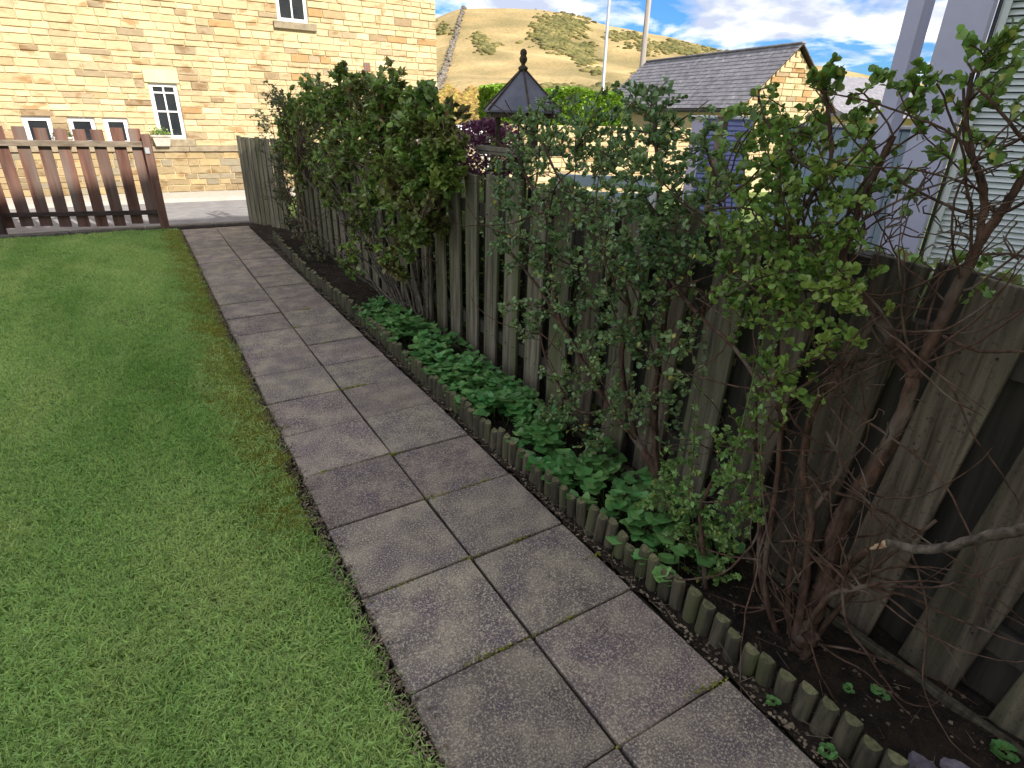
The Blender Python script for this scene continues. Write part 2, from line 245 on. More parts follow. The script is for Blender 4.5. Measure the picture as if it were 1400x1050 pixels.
B1 = [(0.740,0.670,-0.019), (0.760,0.680,0.130), (0.800,0.691,0.291), (0.800,0.704,0.516), (0.800,0.665,0.700), (0.800,0.644,0.856), (0.820,0.649,1.017)]
B2 = [(0.820,0.649,1.017), (0.820,0.741,1.102), (0.820,0.834,1.180), (0.820,0.915,1.256), (0.840,0.929,1.365), (0.860,0.922,1.482), (0.880,0.906,1.603)]
B3 = [(0.820,0.649,1.017), (0.840,0.646,1.109), (0.860,0.640,1.246), (0.880,0.632,1.374), (0.900,0.615,1.462), (0.900,0.589,1.577)]
B4 = [(0.730,0.689,0.037), (0.750,0.733,0.310), (0.750,0.774,0.516), (0.750,0.834,0.645), (0.750,0.851,0.843), (0.760,0.828,0.935), (0.780,0.790,1.070), (0.800,0.782,1.145)]
B5 = [(0.730,0.755,0.007), (0.720,0.845,0.202), (0.720,0.887,0.568), (0.720,0.933,0.814), (0.720,0.992,0.989), (0.750,1.035,1.204), (0.780,1.057,1.370), (0.800,1.015,1.533), (0.800,1.080,1.715)]
B6 = [(0.760,0.668,0.205), (0.720,0.610,0.436), (0.680,0.565,0.550), (0.660,0.515,0.621), (0.620,0.416,0.687), (0.580,0.338,0.793), (0.540,0.244,0.913)]
B7 = [(0.740,0.681,0.106), (0.700,0.624,0.320), (0.680,0.558,0.414), (0.660,0.506,0.489)]
B8 = [(0.820,0.915,1.256), (0.820,0.994,1.282), (0.820,1.048,1.260)]
B9 = [(0.880,0.632,1.374), (0.900,0.669,1.489), (0.900,0.749,1.617), (0.900,0.774,1.745)]
B10 = [(0.760,0.775,0.512), (0.780,0.739,0.689), (0.760,0.801,0.790)]
B11 = [(0.720,0.940,0.810), (0.800,1.216,0.923), (0.840,1.394,0.972), (0.860,1.322,1.143)]
C1 = [(0.680,1.023,-0.015), (0.680,1.068,0.146), (0.680,1.118,0.315), (0.690,1.101,0.466)]
C2 = [(0.690,1.051,0.387), (0.690,1.039,0.547), (0.690,1.032,0.776), (0.690,1.024,1.031), (0.690,1.002,1.175), (0.690,0.989,1.284)]
C3 = [(0.700,0.911,0.474), (0.700,0.953,0.649), (0.680,0.984,0.951), (0.680,0.962,1.143), (0.680,0.971,1.329)]
C4 = [(0.680,1.080,0.137), (0.660,1.165,0.357), (0.660,1.181,0.538), (0.660,1.216,0.743)]
C5 = [(0.680,1.052,0.123), (0.660,1.249,0.270), (0.660,1.324,0.461)]
A1 = [(0.860,1.473,0.171), (0.840,1.641,0.314), (0.820,1.807,0.392), (0.820,2.019,0.535), (0.820,2.242,0.691), (0.820,2.494,0.836), (0.820,2.737,0.942)]
A2 = [(0.840,1.641,0.314), (0.840,1.788,0.618), (0.860,1.805,0.883), (0.860,1.985,1.102), (0.880,2.185,1.230), (0.880,2.434,1.384), (0.880,2.573,1.525)]
A3 = [(0.860,1.494,0.159), (0.860,1.576,0.487), (0.860,1.594,0.817), (0.860,1.599,1.060), (0.860,1.679,1.273), (0.880,1.753,1.454), (0.880,1.801,1.609)]
A4 = [(0.860,1.599,1.060), (0.860,1.428,0.959), (0.860,1.411,0.964), (0.840,1.306,1.149), (0.860,1.412,1.362), (0.880,1.534,1.544)]
A5 = [(0.820,2.242,0.691), (0.840,2.402,0.988), (0.860,2.462,1.193), (0.880,2.732,1.377), (0.880,2.795,1.602)]
A6 = [(0.820,1.807,0.392), (0.780,1.998,0.315), (0.760,2.237,0.465), (0.760,2.355,0.666)]
D1 = [(0.820,4.288,0.123), (0.800,4.688,0.410), (0.800,5.424,0.590), (0.820,6.701,0.766), (0.850,8.074,1.042)]
D2 = [(0.840,4.243,0.134), (0.820,4.472,0.516), (0.820,5.019,0.843), (0.850,5.625,1.212), (0.880,6.326,1.568)]
D3 = [(0.860,4.155,0.144), (0.860,4.251,0.616), (0.860,4.498,1.023), (0.880,4.730,1.382), (0.900,4.891,1.694)]
D4 = [(0.880,4.057,0.146), (0.900,4.059,0.650), (0.900,3.963,1.035), (0.900,3.940,1.329), (0.900,3.806,1.562)]
D5 = [(0.800,4.364,0.129), (0.760,4.976,0.251), (0.740,5.768,0.323), (0.760,7.086,0.438), (0.780,8.287,0.488)]
D6 = [(0.840,4.182,0.139), (0.800,4.259,0.447), (0.780,4.765,0.643), (0.780,5.286,0.871)]
D7 = [(0.840,4.307,0.115), (0.800,4.711,0.278), (0.800,5.680,0.477), (0.820,6.258,0.818)]
D8 = [(0.860,4.082,0.154), (0.840,4.262,0.728), (0.860,4.052,1.175)]
E1 = [(0.800,7.441,0.028), (0.800,7.993,0.435), (0.800,8.554,0.919), (0.800,8.829,1.530)]
E2 = [(0.800,7.324,0.051), (0.820,7.741,0.556), (0.820,8.036,1.214), (0.820,8.140,1.702)]
E3 = [(0.780,7.470,0.024), (0.780,8.559,0.261), (0.800,9.293,0.763), (0.800,9.577,1.233)]

# ================================================================== LEAVES AND BRANCHES
TEMPLATES = {
 'oval': (np.array([(0, 0, 0), (-.42, .30, .10), (0, .30, 0), (.42, .30, .10), (-.40, .68, .06), (0, .68, -.03), (.40, .68, .06), (0, 1.0, -.12)]),
          [np.array([(0, 2, 1), (0, 3, 2), (4, 5, 7), (5, 6, 7)]), np.array([(1, 2, 5, 4), (2, 3, 6, 5)])]),
 'obovate': (np.array([(0, 0, 0), (-.22, .30, .05), (0, .30, 0), (.22, .30, .05), (-.44, .58, .09), (0, .58, -.02), (.44, .58, .09), (-.35, .84, .05), (0, .84, -.05), (.35, .84, .05), (0, 1.0, -.09)]),
          [np.array([(0, 2, 1), (0, 3, 2), (7, 8, 10), (8, 9, 10)]), np.array([(1, 2, 5, 4), (2, 3, 6, 5), (4, 5, 8, 7), (5, 6, 9, 8)])]),
 'lance': (np.array([(0, 0, 0), (-.45, .35, .12), (0, .38, 0), (.45, .35, .12), (-.30, .72, .04), (0, .74, -.06), (.30, .72, .04), (0, 1.0, -.22)]),
          [np.array([(0, 2, 1), (0, 3, 2), (4, 5, 7), (5, 6, 7)]), np.array([(1, 2, 5, 4), (2, 3, 6, 5)])]),
 'small': (np.array([(0, 0, 0), (-.45, .5, .10), (0, .55, -.02), (.45, .5, .10), (0, 1.0, -.05)]), [np.array([(0, 2, 1), (0, 3, 2), (1, 2, 4), (2, 3, 4)])]),
 'toothed': (np.array([(0, 0, 0), (-.34, .18, .05), (-.50, .48, .10), (-.40, .76, .06), (0, 1.0, -.08), (.40, .76, .06), (.50, .48, .10), (.34, .18, .05), (0, .5, -.04)]),
          [np.array([(0, 8, 1), (1, 8, 2), (2, 8, 3), (3, 8, 4), (4, 8, 5), (5, 8, 6), (6, 8, 7), (7, 8, 0)])]),
}
def leaf_frames(P, D, up=.55):
    n = len(P); D = D / np.maximum(np.linalg.norm(D, axis=1), 1e-6)[:, None]
    ref = np.tile(np.array([0, 0, 1.0]), (n, 1)) * up + rng.normal(0, .45, (n, 3))
    Xa = np.cross(D, ref); Xa /= np.maximum(np.linalg.norm(Xa, axis=1), 1e-6)[:, None]
    Za = np.cross(Xa, D); return Xa, D, Za
def leaves_mesh(name, P, D, ln, wd, m, kind='small', var=.3, up=.55, frames=None):
    v0, fl = TEMPLATES[kind]; n = len(P)
    Xa, Ya, Za = frames if frames is not None else leaf_frames(P, D, up)
    s = (1 + rng.uniform(-var, var, n))
    V = P[:, None, :] + (v0[None, :, 0:1] * wd * 2 * .5 / .45 * Xa[:, None, :] + v0[None, :, 1:2] * ln * Ya[:, None, :] + v0[None, :, 2:3] * wd * 2 * Za[:, None, :]) * s[:, None, None]
    F = [(f[None] + (np.arange(n) * len(v0))[:, None, None]).reshape(-1, f.shape[1]) for f in fl]
    return mesh_np(name, V.reshape(-1, 3), F, m, smooth=False)
def tubes(P0, P1, r0, r1, k=5):
    """independent tapered tubes for arrays of edges"""
    D = P1 - P0; ln = np.maximum(np.linalg.norm(D, axis=1), 1e-6)[:, None]; D = D / ln
    ref = np.where(np.abs(D[:, 2:3]) > .9, np.array([[1.0, 0, 0]]), np.array([[0, 0, 1.0]])); X = np.cross(D, ref); X /= np.linalg.norm(X, axis=1)[:, None]; Y = np.cross(D, X)
    a = np.arange(k) * 2 * math.pi / k; c, s = np.cos(a)[None, :, None], np.sin(a)[None, :, None]
    ringv = X[:, None] * c + Y[:, None] * s; e = D * np.minimum(.25 * np.maximum(r0, r1)[:, None], ln * .2)
    A = (P0 - e)[:, None] + ringv * r0[:, None, None]; B = (P1 + e)[:, None] + ringv * r1[:, None, None]
    V = np.concatenate([A, B], 1).reshape(-1, 3); i = np.arange(k); j = (i + 1) % k
    f = np.stack([i, j, j + k, i + k], -1); F = (f[None] + (np.arange(len(P0)) * 2 * k)[:, None, None]).reshape(-1, 4)
    return V, F
def smooth_path(pts, n=8):
    P = np.array(pts, float)
    if len(P) < 3: t = np.linspace(0, 1, n + 1)[:, None]; return P[0] * (1 - t) + P[-1] * t
    Q = np.concatenate([[2 * P[0] - P[1]], P, [2 * P[-1] - P[-2]]]); o = []
    for i in range(1, len(Q) - 2):
        for t in np.arange(n) / n:
            a, b_, c, d = Q[i-1], Q[i], Q[i+1], Q[i+2]
            o.append(.5 * (2*b_ + (c - a)*t + (2*a - 5*b_ + 4*c - d)*t*t + (3*b_ - a - 3*c + d)*t**3))
    o.append(P[-1]); return np.array(o)
def limb_mesh(pts, r0, r1, m, sides=9, knob=.18, name='stem', parent=None, org=(0, 0, 0), n=8):
    P = smooth_path(pts, n); k = len(P); t = np.linspace(0, 1, k); rr = r0 * (1 - t) + r1 * t
    P = P + rng.normal(0, 1, P.shape) * (rr[:, None] * .12)
    T = np.gradient(P, axis=0); T /= np.linalg.norm(T, axis=1)[:, None]; X = np.cross(T, [0.37, 0.1, 0.92]); X /= np.linalg.norm(X, axis=1)[:, None]; Y = np.cross(T, X)
    a = np.arange(sides) * 2 * math.pi / sides; ph = rng.uniform(0, 6, 3)
    lob = 1 + knob * np.sin(3 * a[None] + ph[0] + t[:, None] * 5) + knob * .6 * np.sin(5 * a[None] + ph[1] - t[:, None] * 9) + rng.normal(0, knob * .3, (k, sides))
    V = P[:, None] + (X[:, None] * np.cos(a)[None, :, None] + Y[:, None] * np.sin(a)[None, :, None]) * (rr[:, None] * lob)[:, :, None]
    idx = np.arange(k * sides).reshape(k, sides); F = np.stack([idx[:-1], np.roll(idx, -1, 1)[:-1], np.roll(idx, -1, 1)[1:], idx[1:]], -1).reshape(-1, 4)
    V = V.reshape(-1, 3) - np.array(org); caps = np.array([list(idx[-1]), list(idx[0][::-1])])
    return link_mesh(name, mesh_np(name, V, [F, caps], m, smooth=True), parent), P, rr
def shrub(name, label, cat, base, limbs, clusters, leaf, twigmat=None, barkmat=None, bare=(), seed=1, nleaf=9, spray=.09, tip_r=.0011, step=.045, jit=.3, leaf_objs=0, leaf_kind='obovate', up=.55,
          pipe=.42, maxr=.007, leafname='leaf', along=.5, whorl=False, alt_share=.06, alt=None, spread=1.0, wander=None, xlim=(.5, .97), zmax=1.75, droop=0.0, limb_parts=True):
    """limbs: (points, r0, r1); clusters: (x, y, z, radius, twigs); leaf = (length, width, material)"""
    rs = np.random.default_rng(seed); root = empty(name, base, label, cat); org = np.array(base, float)
    nodes = []; explicit = []; par = []
    for pts, r0, r1 in limbs:
        o, P, rr = limb_mesh(pts, r0, r1, barkmat or M_bark, sides=9 if r0 > .006 else 6, name='stem', parent=root, org=org)
        for i in range(0, len(P), 2): nodes.append(P[i]); explicit.append(rr[i]); par.append(-1)
    nl0 = len(nodes); wp0, wp1, wr0, wr1 = [], [], [], []
    for q in range(wander[0] if wander else 0):
        k = int(rs.integers(int(nl0 * .12), nl0)); p = np.array(nodes[k]); ln = wander[1] * rs.uniform(.45, 1.2); st = .035; m_ = int(ln / st)
        d = rs.normal(0, 1, 3) * np.array([.5, 1.0, .7]) + np.array([-.15, 0, wander[3]]); d /= np.linalg.norm(d); r_ = min(wander[2] * rs.uniform(.6, 1.2), explicit[k] * .8); cv = rs.normal(0, .10, 3)
        for i in range(m_):
            d = d + cv * .6 + rs.normal(0, .10, 3) + np.array([(.82 - p[0]) * .6, 0, .03]); d /= np.linalg.norm(d)
            if rs.random() < .12: cv = rs.normal(0, .16, 3)
            q2 = p + d * st
            if q2[0] > xlim[1] or q2[2] > zmax: break
            ra, rb = r_ * (1 - .75 * i / m_), r_ * (1 - .75 * (i + 1) / m_); wp0.append(p); wp1.append(q2); wr0.append(ra); wr1.append(rb); nodes.append(q2); explicit.append(rb); par.append(-1); p = q2
    if wp0:
        V, F = tubes(np.array(wp0) - org, np.array(wp1) - org, np.array(wr0), np.array(wr1), 6); tag(link_mesh('branches', mesh_np('branches', V, F, barkmat or M_bark, smooth=True), root), kind='stuff')
    T = []
    for (x, y, z, r, n) in clusters:
        r = r * spread; q = rs.normal(0, 1, (n, 3)); q /= np.linalg.norm(q, axis=1)[:, None]; q *= (rs.random((n, 1)) ** .45) * r
        for v in q: T.append((np.array([x, y, z]) + v * np.array([min(1, .16 / max(r, .01)) if r > .16 else 1.0, 1, 1]), True))
    for (x, y, z, r, n) in bare:
        q = rs.normal(0, 1, (n, 3)); q /= np.linalg.norm(q, axis=1)[:, None]; q *= (rs.random((n, 1)) ** .45) * r
        for v in q: T.append((np.array([x, y, z]) + v, False))
    b0 = np.array(base, float); NP = np.array(nodes)
    T.sort(key=lambda t: np.min(((NP - t[0]) ** 2).sum(1)))
    arr = np.zeros((60000, 3)); cnt = len(nodes); arr[:cnt] = NP; par = list(par)
    LP, LD = [], []
    for tgt, leafy in T:
        d2 = ((arr[:cnt] - tgt) ** 2).sum(1); low = np.maximum(0, arr[:cnt, 2] - tgt[2] + .02) * .35
        nl_ = len(nodes) if rs.random() < .35 else cnt
        k = int(np.argmin((np.sqrt(d2) + low)[:nl_])); a = arr[k].copy(); D = tgt - a; dist = np.linalg.norm(D)
        if dist < .02: continue
        n = max(2, int(dist / step)); prev = k; sag = rs.normal(0, .07) * dist; side = np.cross(D / dist, rs.normal(0, 1, 3)); lastp = a; pts = []
        for i in range(1, n + 1):
            t = i / n; q = a + D * t + side * sag * math.sin(math.pi * t) + np.array([0, 0, .16 * dist * math.sin(math.pi * t) * (1 - t)]) + rs.normal(0, jit * step * (.35 if leafy else .2), 3) * (t < 1)
            if cnt >= 59990: break
            arr[cnt] = q; par.append(prev); prev = cnt; cnt += 1; pts.append((lastp, q)); lastp = q
        if leafy:
            # leaves on the outer stretch
            L_ = min(spray, dist * along + .03); segs = pts[::-1]; acc = 0; cand = []
            for (u, v) in segs:
                sl = np.linalg.norm(v - u)
                if acc > L_: break
                cand.append((u, v)); acc += sl
            dirn = (pts[-1][1] - pts[-1][0]); dirn /= max(np.linalg.norm(dirn), 1e-6)
            nl = rs.poisson(nleaf); ph = rs.uniform(0, 6.28)
            for q in range(nl):
                u, v = cand[min(len(cand) - 1, int((q / max(nl, 1)) ** 1.2 * len(cand)))]; w = rs.random(); p0 = u * w + v * (1 - w)
                ang = ph + q * 2.4; s1 = np.cross(dirn, [0.2, 0.1, 1]); s1 /= max(np.linalg.norm(s1), 1e-6); s2 = np.cross(dirn, s1)
                k_ = 1.0 if q > nl * .35 else .55
                LP.append(p0); LD.append(dirn * (.7 if k_ == 1 else 1.2) + (s1 * math.cos(ang) + s2 * math.sin(ang)) * k_ * .85 + np.array([0, 0, .40 - droop]) + rs.normal(0, .2, 3))
    par = np.array(par); pos = arr[:cnt]; load = np.ones(cnt)
    for i in range(cnt - 1, -1, -1):
        if par[i] >= 0: load[par[i]] += load[i] * .5 + .15
    rr = np.minimum(tip_r * np.maximum(load, 1) ** pipe, maxr)
    ch = np.where(par >= 0)[0]
    V, F = tubes(pos[par[ch]] - org, pos[ch] - org, np.minimum(rr[par[ch]], rr[ch] * 1.25), rr[ch], 5)
    tag(link_mesh('twigs', mesh_np('twigs', V, F, twigmat or M_twig, smooth=True), root), kind='stuff')
    if LP:
        P = np.array(LP) - org; D = np.array(LD); fr = leaf_frames(P, D, up)
        if leaf_objs:
            camp = np.array([-.853, 0, 1.623]) - org; dd = np.linalg.norm(P - camp, axis=1); od = np.argsort(dd); near, far = od[:leaf_objs], od[leaf_objs:]
            lm = []
            for q in range(5):
                v0, fl = TEMPLATES[leaf_kind]; v = v0 * np.array([leaf[1] * 2 * .5 / .45, leaf[0], leaf[1] * 2 * rs.uniform(.4, 1.5)]); lm.append(mesh_np('leaf', v, fl, leaf[3] if len(leaf) > 3 else leaf[2]))
            for q in near:
                Mx = Matrix((Vector(fr[0][q]), Vector(fr[1][q]), Vector(fr[2][q]))).transposed().to_4x4(); Mx = Matrix.Translation(Vector(P[q])) @ Mx @ Matrix.Scale(rs.uniform(.75, 1.3), 4)
                o = link_mesh(leafname, lm[rs.integers(0, 5)], root); o.matrix_local = Mx
            fr = tuple(x[far] for x in fr); P = P[far]; D = D[far]
        q = rs.random(len(P)) < alt_share
        tag(link_mesh('foliage', leaves_mesh('foliage', P[~q], D[~q], leaf[0], leaf[1], leaf[2], leaf_kind, frames=tuple(x[~q] for x in fr)), root), kind='stuff')
        if q.any(): tag(link_mesh('foliage', leaves_mesh('foliage', P[q], D[q], leaf[0] * .85, leaf[1] * .85, alt or M_yellowing, leaf_kind, frames=tuple(x[q] for x in fr)), root), kind='stuff')
    return root

# ================================================================== THE GROUND
CX, CY = -0.85, 0.0
AZT = [-75, -20, 5, 18, 24.3, 26.5, 28, 31, 33.5, 36.6, 39, 42, 44.5, 49.3, 53, 57.7, 60.8, 66, 80, 110, 165]
ELT = [5.0, 5.6, 6.0, 6.6, 7.1, 7.95, 8.05, 8.15, 8.1, 7.75, 7.1, 6.65, 6.25, 5.2, 4.7, 4.0, 3.3, 2.7, 2.2, 2.0, 2.0]
def crest(az):
    el = np.interp(np.degrees(az), AZT, ELT)
    rc = 235 + 25 * np.sin(az * 3.0)
    return rc, 1.62 + rc * np.tan(np.radians(el))
def hill_z(az, r):
    rc, zc = crest(az)
    t = np.clip((r - 48) / (rc - 48), 0, 1)
    z = (zc + .3) * (t ** 1.28 * (1 - .25 * np.sin(math.pi * t) ** 2)) - .3
    wob = .6 * np.sin(r * .09 + az * 9) * np.sin(math.pi * t) + .35 * np.sin(r * .23 + az * 31) * np.sin(math.pi * t)
    back = np.clip((r - rc) / 300, 0, 1)
    return z + wob - back * 25 * (r > rc)
azs = np.radians(np.linspace(-76, 166, 364))
rad = np.concatenate([[40, 46, 52], np.linspace(58, 262, 70), [300, 400, 620, 1000, 1600]])
A, RR = np.meshgrid(azs, rad, indexing='ij')
Z = hill_z(A, RR); V = np.stack([CX + RR * np.sin(A), CY + RR * np.cos(A), Z], -1).reshape(-1, 3)
na, nr = A.shape
idx = np.arange(na * nr).reshape(na, nr)
F = np.stack([idx[:-1, :-1], idx[:-1, 1:], idx[1:, 1:], idx[1:, :-1]], -1).reshape(-1, 4)
tag(link_mesh('hillside', mesh_np('hillside', V, F, M_hill, smooth=True, tint=np.ones((len(V), 3)))), kind='structure')
# flat ground under everything, out to the horizon
g = MB(); n = 48
ring = [(CX + 1600 * math.sin(2*math.pi*k/n), CY + 1600 * math.cos(2*math.pi*k/n), -.35) for k in range(n)]
g.add(ring, [tuple(range(n))[::-1]]); tag(g.build('ground', M_lawn, fix=False), kind='structure')
g = MB(); g.add([(1.2, -3, -.03), (60, -3, -.03), (60, 60, -.03), (1.2, 60, -.03)], [(0, 1, 2, 3)]); tag(g.build('neighbour_ground', M_lawn, fix=False), kind='structure')

def hill_pt(azd, eld, lift=0.0):
    az = math.radians(azd); rs = np.linspace(50, 262, 500); zz = hill_z(np.full(500, az), rs)
    e = np.degrees(np.arctan2(zz - 1.62, rs)); k = int(np.argmax(e >= eld)) if (e >= eld).any() else int(np.argmax(e))
    return np.array([CX + rs[k] * math.sin(az), CY + rs[k] * math.cos(az), zz[k] + lift])

# low-poly shrubs as one mass of clumps
ICO = None
def ico():
    global ICO
    if ICO is None:
        import bmesh
        bm = bmesh.new(); bmesh.ops.create_icosphere(bm, subdivisions=1, radius=1)
        ICO = (np.array([v.co[:] for v in bm.verts]), np.array([[v.index for v in f.verts] for f in bm.faces])); bm.free()
    return ICO
def clumps(centres, radii, flat=.55):
    v0, f0 = ico(); C = np.asarray(centres); r = np.asarray(radii); n = len(C)
    V = v0[None] * (1 + .35 * (rng.random((n, len(v0), 1)) - .5)) * r[:, None, None]; V[:, :, 2] *= flat
    V = V + C[:, None, :]; F = f0[None] + (np.arange(n) * len(v0))[:, None, None]
    return V.reshape(-1, 3), F.reshape(-1, 3)
gc, gr = [], []
PATCH = [(35.2, 7.1, 2.0, .75, 260), (34.6, 6.0, 1.5, .8, 200), (36.6, 5.3, 1.4, .5, 120), (33.8, 6.3, .8, .8, 60), (37.4, 4.5, .8, .35, 50), (29.0, 5.2, .9, .45, 46), (28.4, 5.9, .5, .4, 26),
         (40.4, 6.3, 1.3, .28, 60), (42.5, 5.6, 1.5, .3, 60), (44.5, 5.5, 1.6, .45, 80), (46.5, 5.3, 1.5, .25, 60), (48.5, 4.9, 1.4, .2, 50), (25.2, 6.5, .6, .5, 22),
         (36.0, 1.9, 2.5, .45, 130), (39.5, 2.1, 1.8, .45, 90), (43, 3.3, 1.0, .4, 40), (38.2, 3.6, .5, .2, 12), (47, 3.4, 2.5, .4, 60)]
for a0, e0, sa, se, k in PATCH:
    for _ in range(k):
        a = a0 + random.gauss(0, sa * .5); e = e0 + random.gauss(0, se * .5)
        if e < .6: continue
        for _q in range(2): p = hill_pt(a + random.gauss(0, .25), max(.6, e + random.gauss(0, .12)), .05); gc.append(p); gr.append(random.uniform(.4, 1.35))
V, F = clumps(gc, gr, .5); tag(link_mesh('gorse', mesh_np('gorse', V, F, M_gorse)), 'patches of dark green gorse scattered over the dry golden hillside', kind='stuff')
gc, gr = [], []
for _ in range(3200):
    a = random.uniform(20, 29.5); e = random.uniform(-.4, 2.1) + (.3 * math.sin(a * 3))
    r = 44 + (e + .5) * 12; gc.append((CX + r * math.sin(R(a)), CY + r * math.cos(R(a)), 1.62 + r * math.tan(R(e)) - .2)); gr.append(random.uniform(.12, .42))
for _ in range(500):
    a = random.uniform(29, 45); r = random.uniform(50, 66); gc.append((CX + r * math.sin(R(a)), CY + r * math.cos(R(a)), .6 + random.uniform(0, 1.8))); gr.append(random.uniform(.5, 1.2))
V, F = clumps(gc, gr, .8); tag(link_mesh('bracken', mesh_np('bracken', V, F, M_bracken)), 'golden bracken at the foot of the hill behind the hedge', kind='stuff')

# ================================================================== GARDEN FLOOR
path = empty('path', (0, 0, 0), None, None); tag(path, kind='structure')
p = MB(); p.box(-.4545, .47, -2.2, 9.9, -.3, -.022); tag(p.build('path_bed', M_bed, path), kind=None)
PITCH = .45; Y0 = .736
b = MB(); b.box(-.2215, .2215, -.2215, .2215, -.04, 0, bev=.004); slab_me = b.build('paving_slab', M_slab, data_only=True)
for side in (-1, 1):
    for k in range(-6, 20):
        y = Y0 + k * PITCH + PITCH / 2 + (.006 if side < 0 else 0)
        o = link_mesh('paving_slab', slab_me, path, (side * .2275 + random.uniform(-.0015, .0015), y, random.uniform(-.006, .003)), (random.gauss(0, .006), random.gauss(0, .006), random.gauss(0, .006)))
b = MB(); b.box(-.46, .46, 9.75, 9.86, -.05, -.004); b.build('end_strip', M_slab, path)
# lawn sheet
def patchgrid(x0, x1, y0, y1, step, zf):
    xs = np.arange(x0, x1 + 1e-6, step); ys = np.arange(y0, y1 + 1e-6, step)
    X, Y = np.meshgrid(xs, ys, indexing='ij'); Zz = zf(X, Y)
    idx = np.arange(X.size).reshape(X.shape); F = np.stack([idx[:-1, :-1], idx[1:, :-1], idx[1:, 1:], idx[:-1, 1:]], -1).reshape(-1, 4)
    return np.stack([X, Y, Zz], -1).reshape(-1, 3), F
def lawn_z(X, Y): return -.009 + .006 * np.sin(X * 4.1 + Y * 1.3) * np.sin(Y * 2.7) + .004 * np.sin(X * 11 + Y * 9)
V, F = patchgrid(-14.0, -.4548, -2.1, 10.0, .0699, lawn_z)
tag(link_mesh('lawn', mesh_np('lawn', V, F, M_lawn, smooth=True)), kind='structure')
b = MB(); b.box(-14, -.455, -2.2, 10.02, -.3, -.045); b.box(-14, 1.2, 10.02, 10.12, -.3, -.02); b.build('lawn_edge', M_soil).__setitem__('kind', 'structure')

def mk_group(name, build):
    ng = bpy.data.node_groups.new(name, 'GeometryNodeTree')
    ng.interface.new_socket('Geometry', in_out='INPUT', socket_type='NodeSocketGeometry'); ng.interface.new_socket('Geometry', in_out='OUTPUT', socket_type='NodeSocketGeometry')
    i = ng.nodes.new('NodeGroupInput'); o = ng.nodes.new('NodeGroupOutput'); build(ng, i, o); return ng
def scatter(host, coll, density, smin, smax, seed, tilt=.25):
    def bld(ng, i, o):
        n = ng.nodes; l = ng.links
        d = n.new('GeometryNodeDistributePointsOnFaces'); d.inputs['Seed'].default_value = seed
        na = n.new('GeometryNodeInputNamedAttribute'); na.data_type = 'FLOAT'; na.inputs[0].default_value = 'dens'
        mul = n.new('ShaderNodeMath'); mul.operation = 'MULTIPLY'; mul.inputs[1].default_value = density
        l.new(na.outputs['Attribute'], mul.inputs[0]); l.new(mul.outputs[0], d.inputs['Density'])
        ins = n.new('GeometryNodeInstanceOnPoints'); ci = n.new('GeometryNodeCollectionInfo'); ci.inputs[0].default_value = coll
        ci.inputs['Separate Children'].default_value = True; ci.inputs['Reset Children'].default_value = True
        ins.inputs['Pick Instance'].default_value = True
        rv = n.new('FunctionNodeRandomValue'); rv.data_type = 'FLOAT_VECTOR'; rv.inputs[0].default_value = (-tilt, -tilt, 0); rv.inputs[1].default_value = (tilt, tilt, 6.283)
        rs = n.new('FunctionNodeRandomValue'); rs.data_type = 'FLOAT'; rs.inputs[2].default_value = smin; rs.inputs[3].default_value = smax
        l.new(i.outputs[0], d.inputs['Mesh']); l.new(d.outputs['Points'], ins.inputs['Points']); l.new(ci.outputs[0], ins.inputs['Instance'])
        l.new(rv.outputs[0], ins.inputs['Rotation']); l.new(rs.outputs[1], ins.inputs['Scale']); l.new(ins.outputs[0], o.inputs[0])
    md = host.modifiers.new('scatter', 'NODES'); md.node_group = mk_group('scatter_' + host.name, bld)
def set_dens(me, arr):
    a = me.attributes.new('dens', 'FLOAT', 'POINT'); a.data.foreach_set('value', np.asarray(arr, dtype=np.float32).ravel())
def tuft(name, n, h, spread, w, m, lean=.9):
    vs, fs = [], []
    for _ in range(n):
        x, y = random.gauss(0, spread), random.gauss(0, spread); a = random.uniform(0, 6.283); hh = h * random.uniform(.45, 1.15); le = random.uniform(.1, lean) * hh
        d = np.array([math.cos(a), math.sin(a)]); s = np.array([-d[1], d[0]]) * w * random.uniform(.6, 1.2)
        b0 = len(vs); bx = np.array([x, y])
        for (t, zz, ww) in ((0, -.004, 1), (.45, hh * .6, .85)):
            c = bx + d * le * t * t * 1.4
            vs += [(*(c - s * ww), zz), (*(c + s * ww), zz)]
        c = bx + d * le; vs.append((*c, hh * .92))
        fs += [(b0, b0+1, b0+3, b0+2), (b0+2, b0+3, b0+4)]
    me = bpy.data.meshes.new(name); me.from_pydata(vs, [], fs); me.materials.append(m); return bpy.data.objects.new(name, me)
ct = bpy.data.collections.new('grass_tufts')
for k in range(2): ct.objects.link(tuft('tuft_w%d' % k, 9, .013, .017, .0042, M_blade, 2.2))
for k in range(5): ct.objects.link(tuft('tuft_a%d' % k, 20, (.013, .019, .024, .015, .017)[k], .016, (.0018, .0022, .0016, .0025, .0018)[k], M_blade, 2.3))
cm_ = bpy.data.collections.new('moss_tufts')
for k in range(3): cm_.objects.link(tuft('moss_a%d' % k, 26, .011, .013, .0016, M_moss, 1.3))
V, F = patchgrid(-5.8, -.4515, .2, 10.0, .04, lawn_z)
me = mesh_np('grass', V, F, M_blade); X, Y = V[:, 0], V[:, 1]
edge = np.clip((-.465 - X + .02 * np.sin(Y * 7 + 2 * np.sin(Y * 1.9)) + .014 * np.sin(Y * 23) + .01 * np.sin(Y * 51)) / .06, .0, 1)
bald = .5 + .5 * np.sin(X * 3.1 + 2 * np.sin(Y * 1.3)) * np.sin(Y * 2.2 + X)
dens = edge * (1 - .55 * (bald > .86)) * np.clip(1.35 - .10 * np.hypot(X - CX, Y), .45, 1.2) * (X > -(1.9 + Y * .42))
